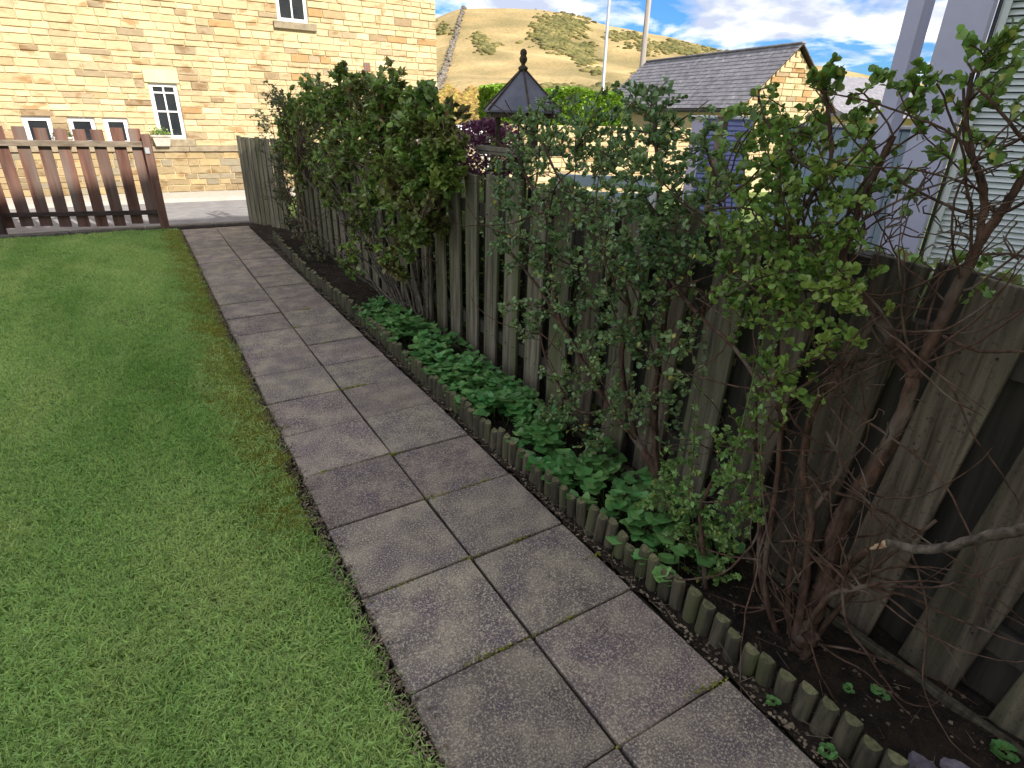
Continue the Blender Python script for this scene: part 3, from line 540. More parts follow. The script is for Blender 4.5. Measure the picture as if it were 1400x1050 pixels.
dens *= np.where((X > -.75) & (Y > 2), .35 + .65 * np.clip((-.62 - X) / .13, 0, 1), 1)
set_dens(me, dens); go = link_mesh('grass', me); scatter(go, ct, 2700, .75, 1.45, 3); tag(go, 'short mown green grass covering the lawn beside the path', 'grass', kind='stuff')
V, F = patchgrid(-.80, -.46, 1.2, 9.9, .04, lambda x, y: lawn_z(x, y) + .002)
me = mesh_np('moss', V, F, M_moss); X, Y = V[:, 0], V[:, 1]
set_dens(me, np.clip((X + .78 + .03 * np.sin(Y * 9)) / .18, 0, 1) * np.clip((-.468 - X) / .03, 0, 1) * np.clip((Y - 1.6) / 1.6, 0, 1) * (.55 + .45 * np.sin(Y * 6.1) * np.sin(Y * 17 + X * 20)))
mo = link_mesh('moss', me); scatter(mo, cm_, 4200, .7, 1.5, 5); tag(mo, 'yellow green moss along the lawn edge of the path', 'moss', kind='stuff')

# soil bed between log edging and fence
def soil_z(X, Y): return -.005 + .03 * np.clip((X - .55) / .2, 0, 1) + .012 * np.sin(X * 21 + Y * 5) * np.sin(Y * 13) + .008 * np.sin(X * 47 + Y * 33)
V, F = patchgrid(.46, 1.25, -2.1, 9.95, .025, soil_z); tag(link_mesh('soil', mesh_np('soil', V, F, M_soil, smooth=True)), kind='structure')
# road, far kerb, pavement, low step at the end of the path
b = MB(); b.add([(-60, 10.14, -.06), (60, 10.14, -.06), (60, 13.25, -.05), (-60, 13.25, -.05)], [(0, 1, 2, 3)]); tag(b.build('road', M_road, fix=False), kind='structure')
b = MB(); b.box(-60, 60, 13.25, 14.6, -.3, .02); tag(b.build('pavement', M_pave), kind='structure')
b = MB()
for k in range(20): b.box(-.9 * 10 + k * .9 + .004, -.9 * 9 + k * .9 - .004, 10.125, 10.27, -.3, .012 + random.uniform(-.003, .003), bev=.012)
tag(b.build('kerb', M_dress2), kind='structure')

# ================================================================== STONE HOUSE ACROSS THE ROAD
def stone_mesh(w, h, tint, depth=.05, jit=.004):
    """one dressed stone, front at -y, origin at its lower left corner"""
    b = MB(); j = lambda s=1: random.uniform(-jit, jit) * s
    o = [(0 + j(), depth, 0 + j()), (w + j(), depth, 0 + j()), (w + j(), depth, h + j()), (0 + j(), depth, h + j())]
    r = .006; f = -random.uniform(.0, .014)
    e = [(x, .004, z) for x, _, z in o]
    i = [(o[0][0] + r, f + j(), o[0][2] + r), ((o[0][0] + o[1][0]) / 2, f - .004 + j(), o[0][2] + r + j()), (o[1][0] - r, f + j(), o[1][2] + r), (o[2][0] - r, f + j(), o[2][2] - r),
         ((o[2][0] + o[3][0]) / 2, f - .006 + j(2), o[2][2] - r + j()), (o[3][0] + r, f + j(), o[3][2] - r)]
    b.add(o + e + i, [(0, 1, 5, 4), (1, 2, 6, 5), (2, 3, 7, 6), (3, 0, 4, 7), (4, 5, 10, 9, 8), (5, 6, 11, 10), (6, 7, 13, 12, 11), (7, 4, 8, 13), (8, 9, 12, 13), (9, 10, 11, 12)], tint)
    return b
def tintpick(dark=False):
    q = random.random()
    if dark: base = random.choice([(.36, .28, .17), (.42, .33, .20), (.30, .24, .16), (.48, .37, .21), (.33, .29, .22)])
    elif q < .62: base = random.choice([(.70, .58, .37), (.66, .54, .34), (.74, .62, .41), (.68, .55, .34)])
    elif q < .80: base = random.choice([(.67, .51, .32), (.64, .49, .32), (.68, .54, .35)])
    elif q < .93: base = random.choice([(.52, .42, .27), (.56, .42, .25), (.46, .37, .25)])
    else: base = random.choice([(.50, .32, .16), (.40, .30, .19)])
    v = random.uniform(.9, 1.1); return tuple(c * v for c in base)
def courses(x0, x1, z0, z1, hmin, hmax, lmin, lmax, openings, dark=False):
    res = []; z = z0
    while z < z1 - .03:
        h = min(random.uniform(hmin, hmax), z1 - z)
        if z1 - z - h < .06: h = z1 - z
        spans = [(x0, x1)]
        for (a, c, b0, t0) in openings:
            if z + h > b0 + .02 and z < t0 - .02:
                ns = []
                for (s, e) in spans:
                    if c <= s or a >= e: ns.append((s, e))
                    else:
                        if a - s > .02: ns.append((s, a))
                        if e - c > .02: ns.append((c, e))
                spans = ns
        for s, e in spans:
            x = s
            while x < e - 1e-4:
                w = random.uniform(lmin, lmax)
                if e - x - w < lmin * .6: w = e - x
                res.append((x, z, w, h, tintpick(dark))); x += w
        z += h
    return res
HY = 14.3
house = empty('stone_house', (1.7, HY, 0), 'cream and buff coursed stone house with small white windows across the road', 'house')
def H(name, mb, m, parent=None, **k): # geometry given in world coordinates, stored relative to the house
    par = parent or house
    off = Vector((1.7, HY, 0)) if par is house else Vector((0, 0, 0))
    mb.v = [(v[0] - off.x, v[1] - off.y, v[2] - off.z) for v in mb.v] if par is house else mb.v
    return mb.build(name, m, par, **k)
XR = 5.72
wins = [(-.33, .16, 1.03, 2.03), (2.22, 2.83, 3.26, 4.4), (-2.42, -1.99, .92, 1.40), (-1.75, -1.33, .92, 1.40), (-1.20, -.80, .92, 1.40)]
op = []
for (a, c, z0, z1) in wins[:2]: op += [(a, c, z0, z1), (a - .10, c + .14, z0 - .14, z0), (a - .05, c + .05, z1, z1 + .22)]
for (a, c, z0, z1) in wins[2:]: op += [(a, c, z0, z1), (a - .05, c + .05, z0 - .08, z0)]
b = MB(); b.box(-9, XR - .01, HY + .20, HY + 7, -.1, 6.2)
zs = sorted({-.1, 6.2} | {w[2] for w in wins} | {w[3] for w in wins})
for z0, z1 in zip(zs[:-1], zs[1:]):
    cuts = sorted((w[0], w[1]) for w in wins if w[2] < (z0 + z1) / 2 < w[3]); x = -9
    for c0, c1 in cuts + [(XR - .01, None)]:
        if c0 - x > .01: b.box(x, c0, HY + .012, HY + .199, z0, z1)
        x = c1
H('wall', b, M_mortar)
st = courses(-9, XR, .90, 6.2, .095, .155, .20, .48, op) + courses(-9, XR, .02, .80, .10, .15, .20, .44, [], True)
def vis(s):
    x, z, w, h, t = s; return (-2.5 < x + w / 2 < 5.75) and z < 2.9 + .17 * (x + 2.2) and not (x > 1.6 and z < 1.2) 
vs_ = sorted([s for s in st if vis(s)], key=lambda s: -s[2] * s[3]); keep = set(id(s) for s in vs_[:300])
rest = MB()
for s in st:
    x, z, w, h, t = s; sm = stone_mesh(w - .012, h - .012, t)
    if id(s) in keep: sm.build('stone', M_stone, house, tinted=True, fix=False, loc=(x + .006 - 1.7, 0, z + .006))
    else: rest.add([(v[0] + x + .006 - 1.7, v[1], v[2] + z + .006) for v in sm.v], sm.f, t)
tag(rest.build('stone_courses', M_stone, house, tinted=True, fix=False), kind='stuff')
b = MB(); x = -9
while x < XR:
    w = min(random.uniform(.7, 1.1), XR - x); b.box(x + .003, x + w - .003, HY - .05, HY + .05, .80, .90, bev=.006); x += w
H('string_course', b, M_sill)
for wi, (a, c, z0, z1) in enumerate(wins):
    fr = MB(); t = .068 if wi < 2 else .075; yf = HY + .05
    fr.box(a, a + t, yf, yf + .06, z0, z1, bev=.004); fr.box(c - t, c, yf, yf + .06, z0, z1, bev=.004); fr.box(a + t, c - t, yf, yf + .06, z0, z0 + t, bev=.004); fr.box(a + t, c - t, yf, yf + .06, z1 - t, z1, bev=.004)
    w = H('window', fr, M_white)
    ox = -1.7
    gl = MB(); gl.box(a + t + ox, c - t + ox, .075, .085, z0 + t, z1 - t); gl.build('pane', M_glass, w)
    if wi < 2:
        g2 = MB(); xm = (a + c) / 2 + ox; i0, i1 = a + t + ox, c - t + ox; bw = .014
        g2.box(xm - bw, xm + bw, .055, .073, z0 + t, z1 - t); g2.box(i0, xm - bw, .056, .073, (z0 + z1) / 2 - bw, (z0 + z1) / 2 + bw); g2.box(xm + bw, i1, .056, .073, (z0 + z1) / 2 - bw, (z0 + z1) / 2 + bw)
        zt = z1 - t - .10; g2.box(i0, xm - bw, .056, .073, zt - bw, zt + bw); g2.box(xm + bw, i1, .056, .073, zt - bw, zt + bw)
        g2.build('glazing_bar', M_white, w)
        s = MB(); s.box(a - .10 + ox, c + .14 + ox, -.06, .10, z0 - .13, z0 - .002, bev=.006); s.build('sill', M_sill, w)
        s = MB(); s.box(a - .05 + ox, c + .05 + ox, -.015, .10, z1 + .002, z1 + .22, bev=.005); s.build('lintel', M_dressed, w)
    else:
        s = MB(); s.box(a - .05 + ox, c + .05 + ox, -.03, .10, z0 - .08, z0 - .002, bev=.005); s.build('sill', M_white, w)
b = MB(); b.box(3.94, 4.08, HY - .022, HY - .012, 2.46, 2.62, bev=.002); H('vent_cover', b, M_brown)
# upper storey, roof and chimney (above the picture)
b = MB(); b.add([(-9.3, HY - .35, 6.15), (XR + .2, HY - .35, 6.15), (XR + .2, HY + 3.5, 9.2), (-9.3, HY + 3.5, 9.2), (-9.3, HY + 7.35, 6.15), (XR + .2, HY + 7.35, 6.15),
    (-9.3, HY - .35, 6.0), (XR + .2, HY - .35, 6.0), (XR + .2, HY + 7.35, 6.0), (-9.3, HY + 7.35, 6.0)], [(0, 1, 2, 3), (3, 2, 5, 4), (6, 7, 1, 0), (4, 5, 8, 9), (1, 7, 8, 5, 2), (0, 3, 4, 9, 6)]); H('roof', b, M_slate)

# flower pot on the ledge under the window
def planter(x, z, y, w, h, label, leaves=160, col=None, cat='planter'):
    r = empty('flower_planter', (x, y, z), label, cat)
    b = MB(); v = [(-w*.36, -.07, 0), (w*.36, -.07, 0), (w*.36, .05, 0), (-w*.36, .05, 0), (-w*.5, -.10, h), (w*.5, -.10, h), (w*.5, .05, h), (-w*.5, .05, h)]
    b.add(v, [(3, 2, 1, 0), (0, 1, 5, 4), (1, 2, 6, 5), (2, 3, 7, 6), (3, 0, 4, 7), (4, 5, 6, 7)])
    b.box(-w*.53, w*.53, -.115, .05, h - .03, h + .002, bev=.004)
    b.build('pot', M_terra, r)
    P = np.stack([rng.normal(0, w*.26, leaves), rng.normal(-.02, .05, leaves), h + np.abs(rng.normal(0, .055, leaves))], -1)
    D = P - np.array([0, -.02, h - .05]); D /= np.linalg.norm(D, axis=1)[:, None]
    tag(link_mesh('foliage', leaves_mesh('foliage', P, D, .03, .013, col or M_leafB), r), kind='stuff')
    return r

# the house behind the viewer: its shade falls over the whole garden
vh = empty('viewer_house', (1, -6, 0), 'tall stone house behind the lawn whose shade covers the garden', 'house')
b = MB(); b.box(-7.5, 7.5, -8, 0, -.1, 12.0); b.build('wall', M_mortar, vh)
b = MB(); b.add([(-7.7, .25, 12.03), (7.7, .25, 12.03), (7.7, -4, 14.0), (-7.7, -4, 14.0), (-7.7, -8.3, 12.03), (7.7, -8.3, 12.03), (-7.7, .25, 12.15), (7.7, .25, 12.15)], [(6, 7, 2, 3), (0, 1, 7, 6), (3, 2, 5, 4), (0, 4, 5, 1), (0, 6, 3, 4), (1, 5, 2, 7)]); b.build('roof', M_slate, vh)
for wx in (-6, -2.6, 1.2, 4.8):
    for wz in (1.0, 4.6, 8.2):
        b = MB(); b.box(wx, wx + 1.1, .005, .05, wz, wz + 1.3, bev=.01); w = b.build('window', M_white, vh)
        b = MB(); b.box(wx + .08, wx + 1.02, .05, .056, wz + .08, wz + 1.22); b.build('pane', M_glass, w)

# ================================================================== BROWN PICKET FENCE AT THE END OF THE LAWN
fr_ = empty('picket_fence', (-.63, 10.04, 0), 'low brown picket fence with grey top rail at the end of the lawn', 'fence', rz=math.atan2(-.23, 1) )
# local -x runs to the left along the fence; pickets on the road side, rails towards the lawn
b = MB(); b.box(-.0725, .0725, -.010, .010, .06, 1.33, bev=.003); pk = b.build('picket', M_brown, data_only=True)
for k in range(26):
    link_mesh('picket', pk, fr_, (-.14 - k * .222, .03 + random.uniform(-.003, .003), random.uniform(-.015, .015)), (random.gauss(0, .006), random.gauss(0, .010), 0))
for k in range(3):
    b = MB(); b.box(-.06 - (k + 1) * 1.95 + .01, -.06 - k * 1.95, -.03, .018, 1.10, 1.175, bev=.005); b.build('rail', M_railw, fr_)
    b = MB(); b.box(-.06 - (k + 1) * 1.95 + .12, -.06 - k * 1.95, -.03, .018, .20, .26, bev=.005); b.build('rail', M_darkrail, fr_)
    if k: b = MB(); b.box(-.02 - k * 1.95 - .05, -.02 - k * 1.95 + .05, -.135, -.035, -.1, 1.25, bev=.006); b.build('post', M_darkrail, fr_)
b = MB(); b.box(-.06, .035, -.06, .035, -.1, 1.27, bev=.006); b.build('post', M_brown, fr_)
b = MB(); b.box(-.045, .012, -.075, -.062, 1.02, 1.10, bev=.003); b.build('latch', M_metal, fr_)

# ================================================================== GREY GATE STANDING OPEN
gx, gy = .90, 8.98; ga = math.atan2(9.92 - gy, .50 - gx); gl_ = math.hypot(9.92 - gy, .50 - gx)
gate = empty('garden_gate', (gx, gy, 0), 'narrow weathered grey picket gate standing open where the path meets the road', 'gate', rz=ga)
b = MB(); b.box(-.047, .047, -.010, .010, .045, 1.26, bev=.003); gp = b.build('picket', M_fence, data_only=True)
for k in range(9): link_mesh('picket', gp, gate, (.06 + k * (gl_ - .1) / 8, .0, random.uniform(-.01, .01)), (0, random.gauss(0, .006), 0))
for z in (.25, 1.0): b = MB(); b.box(.02, gl_ - .01, -.048, -.012, z, z + .08, bev=.004); b.build('rail', M_fenceback, gate)
b = MB(); b.box(-.0, .09, -.02, .02, 0, .07, M=Matrix.Rotation(-.9, 4, 'Y')); 
b = MB()
b.add([(.05, -.045, .34), (.12, -.045, .34), (gl_ - .05, -.045, .99), (gl_ - .12, -.045, .99), (.05, -.014, .34), (.12, -.014, .34), (gl_ - .05, -.014, .99), (gl_ - .12, -.014, .99)], [(0, 1, 2, 3), (7, 6, 5, 4), (0, 4, 5, 1), (1, 5, 6, 2), (2, 6, 7, 3), (3, 7, 4, 0)]); b.build('brace', M_fenceback, gate)

# ================================================================== BOARDED FENCE ALONG THE BED
fence = empty('board_fence', (1.0, 4, 0), 'weathered grey green board fence running beside the path', 'fence')
def board(w, z0, z1, th=.021):
    b = MB(); r = random.uniform; j = r(-.006, .006)
    b.box(0, th, -w / 2, w / 2, z0, z1 + j, bev=.003); return b
bd = [board(.163, .012, 1.285).build('board', M_fence, data_only=True) for _ in range(6)]
bd2 = [board(.163, .012, 1.285).build('board', M_fence_shade, data_only=True) for _ in range(4)]
bk = board(.158, .02, 1.265).build('back_board', M_fenceback, data_only=True)
k = 0; y = .415 - .261 * 5
while y < 8.9:
    ln_ = .085 * max(0, min(1, (1.9 - y) / 1.3))
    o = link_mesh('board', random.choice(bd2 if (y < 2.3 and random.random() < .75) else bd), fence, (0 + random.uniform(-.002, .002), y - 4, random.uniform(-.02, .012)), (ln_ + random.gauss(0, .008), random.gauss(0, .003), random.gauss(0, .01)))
    link_mesh('back_board', bk, fence, (.068, y + .13 - 4, random.uniform(-.03, .0)), (ln_ + random.gauss(0, .006), 0, 0)); y += .261
nv = MB(); y = .415 - .261 * 5
while y < 6:
    for z in (.262, 1.062):
        for dy in (-.045, .045):
            yy = y + dy + random.uniform(-.006, .006); zz = z + random.uniform(-.012, .012); xx = -.0035 - math.tan(.085 * max(0, min(1, (1.9 - y) / 1.3))) * 0; n8 = [(xx, yy - 4 + .0035 * math.cos(t * 1.047) - zz * .085 * max(0, min(1, (1.9 - y) / 1.3)), zz + .0035 * math.sin(t * 1.047)) for t in range(6)]
            nv.add(n8 + [(.002, q[1], q[2]) for q in n8], [(5, 4, 3, 2, 1, 0)] + [(t, (t + 1) % 6, 6 + (t + 1) % 6, 6 + t) for t in range(6)])
    y += .261
nv.build('nails', M_black, fence)['kind'] = 'stuff'
for z in (.22, 1.02):
    for q in range(5):
        b = MB(); b.box(.0235, .066, -5 + q * 2 + .003, -3 + q * 2 - .003, z, z + .085, bev=.004); b.build('rail', M_fenceback, fence)
for yy in (-3.0, -1.15, .7, 2.5, 4.3):
    b = MB(); b.box(.092, .185, yy - .045, yy + .045, -.1, 1.25, bev=.005); b.build('post', M_fenceback, fence)
for q in range(5):
    b = MB(); b.box(-.055, -.028, -5 + q * 2 + .004, -3 + q * 2 - .004, -.03, .042, bev=.004); b.build('gravel_board', M_log, fence)

# ================================================================== LOG EDGING
edge_ = empty('log_edging', (.515, 4, 0), 'low edging of upright half round logs between path and bed', 'edging')
def logm(h):
    vs, fs = [], []; n = 8; r = .0285
    for z, s in ((-.06, 1), (h - .012, 1), (h, .86)):
        for k in range(n + 1): a = math.pi / 2 + math.pi * k / n; vs.append((math.cos(a) * r * s, math.sin(a) * r * s, z + (.010 * math.cos(a) if z > 0 else 0)))
        vs.append((.004, 0, z))
    m_ = n + 2
    for j in range(2):
        for k in range(n): fs.append((j*m_+k, j*m_+k+1, (j+1)*m_+k+1, (j+1)*m_+k))
        fs += [(j*m_+n, j*m_+n+1, (j+1)*m_+n+1, (j+1)*m_+n), (j*m_+n+1, j*m_, (j+1)*m_, (j+1)*m_+n+1)]
    me = bpy.data.meshes.new('log'); me.from_pydata(vs, [], fs + [tuple(2*m_ + k for k in range(n + 2))]); me.materials.append(M_log); me.materials.append(M_logtop)
    for i, p_ in enumerate(me.polygons): p_.use_smooth = i < n; 
    me.polygons[len(me.polygons) - 1].material_index = 1
    me.update(); return me
lg = [logm(h) for h in (.112, .118, .125, .108, .13)]
y = -.9; k = 0
while y < 8.55:
    xo = .035 * max(0, min(1, (.75 - y) / .5)) + .012 * math.sin(y * 1.7) + .05 * max(0, (y - 6.5) / 2)
    o = link_mesh('log', random.choice(lg), edge_, (xo + .012 + random.uniform(-.003, .003), y - 4, random.uniform(-.016, .010)), (random.gauss(0, .045), random.gauss(.02, .05), random.gauss(0, .15)))
    y += .0625; k += 1

# ================================================================== SHRUBS
def C(base, dz=0): return base
shrub('dense_shrub', 'dense dark green shrub on many thin brown stems against the far half of the fence', 'shrub', (.85, 4.35, 0),
      [(D1, .012, .004), (D2, .011, .004), (D3, .013, .005), (D4, .011, .005), (D5, .009, .003), (D6, .010, .004), (D7, .011, .004), (D8, .009, .004)] +
      [([(.84 + random.uniform(-.06, .08), 4.35 + random.uniform(-.1, .25), .0), (.80 + random.uniform(-.1, .1), 4.5 + q * .09, .4 + random.uniform(0, .2)), (.82 + random.uniform(-.15, .15), 4.5 + q * .22, 1.0 + random.uniform(0, .35))], .007, .003) for q in range(12)],
      [(x, y, z, r, int(n * 1.9)) for x, y, z, r, n in [(x, y, z, r * 1.3, n) for x, y, z, r, n in CL_D]], (.052, .0175, M_leafD), bare=CL_DT + [(x, y, z, r, n // 2) for x, y, z, r, n in CL_D], seed=3, nleaf=13, spray=.22, leaf_kind='lance', leaf_objs=200, alt_share=.08, alt=M_deadleaf, wander=(34, 1.0, .005, .7), xlim=(.5, 1.2), zmax=1.8, droop=.1, tip_r=.0022, step=.08, barkmat=M_barkgrey, maxr=.008, up=.9)
shrub('twiggy_shrub', 'thin twiggy shrub with tiny grey leaves beside the open gate', 'shrub', (.8, 7.45, 0), [(E1, .010, .003), (E2, .009, .003), (E3, .008, .003)], [(x, y, z, r * 1.15, n * 2) for x, y, z, r, n in CL_E], (.022, .010, M_leafE), bare=[(x, y, z, r * 1.3, n) for x, y, z, r, n in CL_E], wander=(26, 1.0, .0045, .8), zmax=2.0, xlim=(.5, 1.15),
      seed=4, nleaf=15, spray=.22, leaf_kind='small', tip_r=.0014, step=.08, maxr=.006)
shrub('bluish_shrub', 'sprawling shrub with small bluish leaves in front of the middle of the fence', 'shrub', (.86, 1.72, 0),
      [(A1, .016, .006), (A2, .012, .005), (A3, .015, .006), (A4, .009, .004), (A5, .009, .004), (A6, .008, .003)], [(x, y, z, r * 1.1, int(n * 2.6)) for x, y, z, r, n in CL_A], (.024, .0085, M_leafA),
      seed=5, nleaf=12, spray=.10, spread=1.2, wander=(62, .7, .0045, .5), zmax=1.7, leaf_objs=200, tip_r=.0014, up=.7)
shrub('old_shrub', 'old shrub with thick twisted brown stems and fresh green shoots nearest the viewer', 'shrub', (.75, .68, 0),
      [(B1, .031, .017), ([(.745,.69,-.01),(.73,.67,.07),(.72,.64,.12)], .03, .022), ([(.76,.72,0),(.80,.80,.18),(.83,.84,.35),(.86,.95,.55)], .011, .005), ([(.76,.66,.05),(.80,.62,.25),(.84,.58,.42),(.88,.50,.62)], .010, .004), ([(.74,.75,0),(.72,.86,.2),(.74,.93,.42),(.78,1.02,.6),(.8,1.1,.85)], .009, .004), (B2, .015, .007), (B3, .016, .008), (B4, .014, .008), (B5, .010, .005), (B7, .008, .005), (B8, .007, .005), (B9, .010, .005), (B10, .008, .004), (B11, .008, .005)] ,
      [(x, y, z, r * 1.15, int(n * 1.5)) for x, y, z, r, n in CL_B], (.023, .0085, M_leafB), bare=[(x, y, z, r * 1.3, int(n * 1.2)) for x, y, z, r, n in CL_BT], seed=6, nleaf=12, spray=.10, spread=1.3, wander=(150, .66, .0045, .4), zmax=1.72, leaf_objs=290, tip_r=.0014, up=.5, maxr=.007)
sh = shrub('shooting_shrub', 'small shrub with bright upright shoots of round leaves beside the log edging', 'shrub', (.70, 1.04, 0),
      [(C1, .010, .007), (C4, .0035, .0015), (C5, .003, .0015)], [(x, y, z, r * 1.1, int(n * 2)) for x, y, z, r, n in CL_C], (.016, .013, M_leafC), seed=8, nleaf=12, spray=.07, leaf_objs=100, leaf_kind='small', tip_r=.0009, up=.4)
# the bright green shoots, with leaves all along
def shoot(pts, parent, n, name='shoot'):
    org = Vector(parent.location); limb_mesh(pts, .003, .0014, M_green, sides=6, knob=.02, name=name, parent=parent, org=tuple(org))
    P = smooth_path(pts, 10); k = len(P); u = rng.random(n) ** .9 * (k - 1.01); i = u.astype(int); p = P[i] + (P[i+1] - P[i]) * (u - i)[:, None]; T = P[i+1] - P[i]; T /= np.linalg.norm(T, axis=1)[:, None]
    a = np.arange(n) * 2.4; D = np.stack([np.cos(a), np.sin(a), np.full(n, .5)], -1) + T * .4
    tag(link_mesh('foliage', leaves_mesh('foliage', p - np.array(org), D, .018, .014, M_leafC, 'small', up=.4), parent), kind='stuff')
for pts, n in ((C2, 64), (C3, 60), (C4, 50), (C5, 40), ([(.70, 1.04, .1), (.68, .99, .3), (.66, .95, .5), (.66, .93, .66)], 40)): shoot(pts, sh, n)
# the snapped branch lying across the front
br = empty('broken_branch', (.70, .70, .0), 'grey broken branch with a pale snapped end leaning across the near fence boards', 'branch')
limb_mesh(B6[3:], .0105, .0105, M_barkgrey, name='bark', parent=br, org=(.70, .70, 0), sides=9, n=10)
limb_mesh([B6[3], tuple((np.array(B6[3]) + (np.array(B6[2]) - np.array(B6[3])) * .8))], .011, .004, M_raw, name='snapped_end', parent=br, org=(.70, .70, 0), sides=7)
limb_mesh(B6[:3], .012, .009, M_bark, name='stump', parent=br, org=(.70, .70, 0))

# strawberry ground cover
P, D, PP0, PP1 = [], [], [], []
for _ in range(1250):
    y = random.uniform(.98, 4.75); x = min(.94, max(.525, random.gauss(.70 if y > 2 else .67, .11))); d = .5 + .5 * math.sin(y * 5 + x * 9)
    if random.random() > .35 + .65 * min(1, max(0, (y - 1.0) / 1.3)) : continue
    if math.sin(y * 4.3 + x * 7) + math.sin(y * 9.1 - x * 13) > 1.25: continue
    h = random.uniform(.05, .13) * (.7 + .6 * math.sin(math.pi * min(1, max(0, (x - .52) / .45)))) + .02; bx = x + random.gauss(0, .03); by = y + random.gauss(0, .03); c = np.array([x, y, h])
    PP0.append((bx, by, .0)); PP1.append(tuple(c)); a0 = random.uniform(0, 6.28); s = random.uniform(.7, 1.15)
    for q in range(3):
        a = a0 + q * 2.09 + random.gauss(0, .15); P.append(c); D.append((math.cos(a), math.sin(a), random.uniform(-.15, .45)))
P = np.array(P); D = np.array(D); fr = leaf_frames(P, D, 2.2)
sc = empty('strawberry_plants', (.7, 2.8, 0), 'low bright green strawberry leaves filling the bed behind the logs', 'ground cover'); sc['kind'] = 'stuff'
o1 = np.array([.7, 2.8, 0])
link_mesh('foliage', leaves_mesh('foliage', P - o1, D, .034, .029, M_leafS, 'toothed', .35, frames=fr), sc)['kind'] = 'stuff'
V, F = tubes(np.array(PP0) - o1, np.array(PP1) - o1, np.full(len(PP0), .0012), np.full(len(PP0), .001), 4); link_mesh('stalks', mesh_np('stalks', V, F, M_green), sc)['kind'] = 'stuff'

# moss in the slab joints
P, D = [], []
for (mx_, my_, n_) in [(-.12, 1.19, 70), (.05, 3.44, 110), (.14, 3.44, 60), (.40, .736, 60), (.33, .75, 40), (-.2, 1.2, 50), (.0, 2.1, 40), (-.35, 2.54, 50), (.3, 2.09, 40), (-.3, 4.34, 50), (.2, 5.24, 50), (.44, 1.4, 50), (-.43, 3.1, 60)] + [(random.choice((0, random.uniform(-.44, .44))), .736 + .45 * random.randint(-1, 18), random.randint(15, 40)) for _ in range(46)]:
    for _ in range(n_):
        P.append((mx_ + random.gauss(0, .030), my_ + random.gauss(0, .006), -.006 + random.random() * .006)); a_ = random.uniform(0, 6.28); D.append((math.cos(a_), math.sin(a_), 1.2))
tag(link_mesh('joint_moss', leaves_mesh('joint_moss', np.array(P), np.array(D), .007, .003, M_moss, 'small', .6)), 'small tufts of moss growing in the joints between slabs', 'moss', kind='stuff')

# litter: dry leaves, chips and bits on the soil and along the path
P, D = [], []
for _ in range(4200):
    q = random.random()
    if q < .55: x, y = random.uniform(.50, 1.0), random.uniform(-.4, 9.3)
    elif q < .93: x, y = random.gauss(.478, .012), random.uniform(-.2, 8.5)
    else: x, y = random.gauss(-.475, .015), random.uniform(.2, 6)
    z = float(soil_z(np.array(x), np.array(y))) + .006 if x > .46 else -.004
    P.append((x, y, z)); a = random.uniform(0, 6.28); D.append((math.cos(a), math.sin(a), random.uniform(-.1, .2)))
for _ in range(5200):
    x, y = -.475 + random.gauss(0, .022), random.uniform(.1, 9.5); P.append((x, y, -.004 + random.uniform(0, .006))); a = random.uniform(0, 6.28); D.append((math.cos(a), math.sin(a), random.uniform(-.1, .5)))
tag(link_mesh('dry_grass', leaves_mesh('dry_grass', np.array(P[4200:]), np.array(D[4200:]), .016, .0028, M_litter, 'small', .7, up=2.5)), 'brown dry clippings along the lawn edge beside the path', 'dry grass', kind='stuff'); P, D = P[:4200], D[:4200]
tag(link_mesh('litter', leaves_mesh('litter', np.array(P), np.array(D), .0105, .0045, M_litter, 'small', .75, up=2.5)), 'dry leaf bits and chips lying on the soil and the path edges', 'litter', kind='stuff')
P = np.array([(random.uniform(.5, 1.0), random.uniform(-.3, 9.0), .02) for _ in range(420)] + [(random.gauss(.48, .015), random.uniform(-.2, 8), .004) for _ in range(160)]); D = np.array([(random.gauss(0, 1), random.gauss(0, 1), .06) for _ in range(len(P))]); D /= np.linalg.norm(D, axis=1)[:, None]
ll = rng.uniform(.03, .12, (len(P), 1)); V, F = tubes(P, P + D * ll + np.array([0, 0, .006]), np.full(len(P), .0011), np.full(len(P), .0007), 4)
tag(link_mesh('fallen_twigs', mesh_np('fallen_twigs', V, F, M_litter)), 'thin fallen twigs scattered over the dark soil', 'twigs', kind='stuff')

def weed(x, y, z, n, s, label, grp=None):
    r = empty('weed', (x, y, z), label, 'weed', grp); P = []; D = []; p0 = []; p1 = []
    for k in range(n):
        a = k * 2.4 + random.random(); h = random.uniform(.4, 1) * s; c = np.array([math.cos(a) * s * .5, math.sin(a) * s * .5, h]); p0.append((0, 0, -.01)); p1.append(tuple(c)); P += [c] * 3; D += [(math.cos(a + t), math.sin(a + t), .3) for t in (-1.1, 0, 1.1)]
    tag(link_mesh('foliage', leaves_mesh('foliage', np.array(P), np.array(D), s * .55, s * .42, M_leafS, 'toothed', .2, up=2), r), kind='stuff')
    V, F = tubes(np.array(p0), np.array(p1), np.full(n, .0008), np.full(n, .0008), 4); link_mesh('stalk', mesh_np('stalk', V, F, M_green), r)
weed(.495, .60, 0, 5, .022, 'small green weed between the paving edge and the tallest bare logs')
weed(.490, .42, 0, 6, .026, 'small green weed at the nearest slab corner beside the logs')
weed(.79, .44, .02, 4, .028, 'lone weed growing on bare soil in front of the gravel board')
weed(.90, .16, .02, 7, .034, 'leafy weed at the foot of the nearest fence board')
weed(.72, .50, .02, 4, .020, 'tiny weed on dark soil just behind the logs')
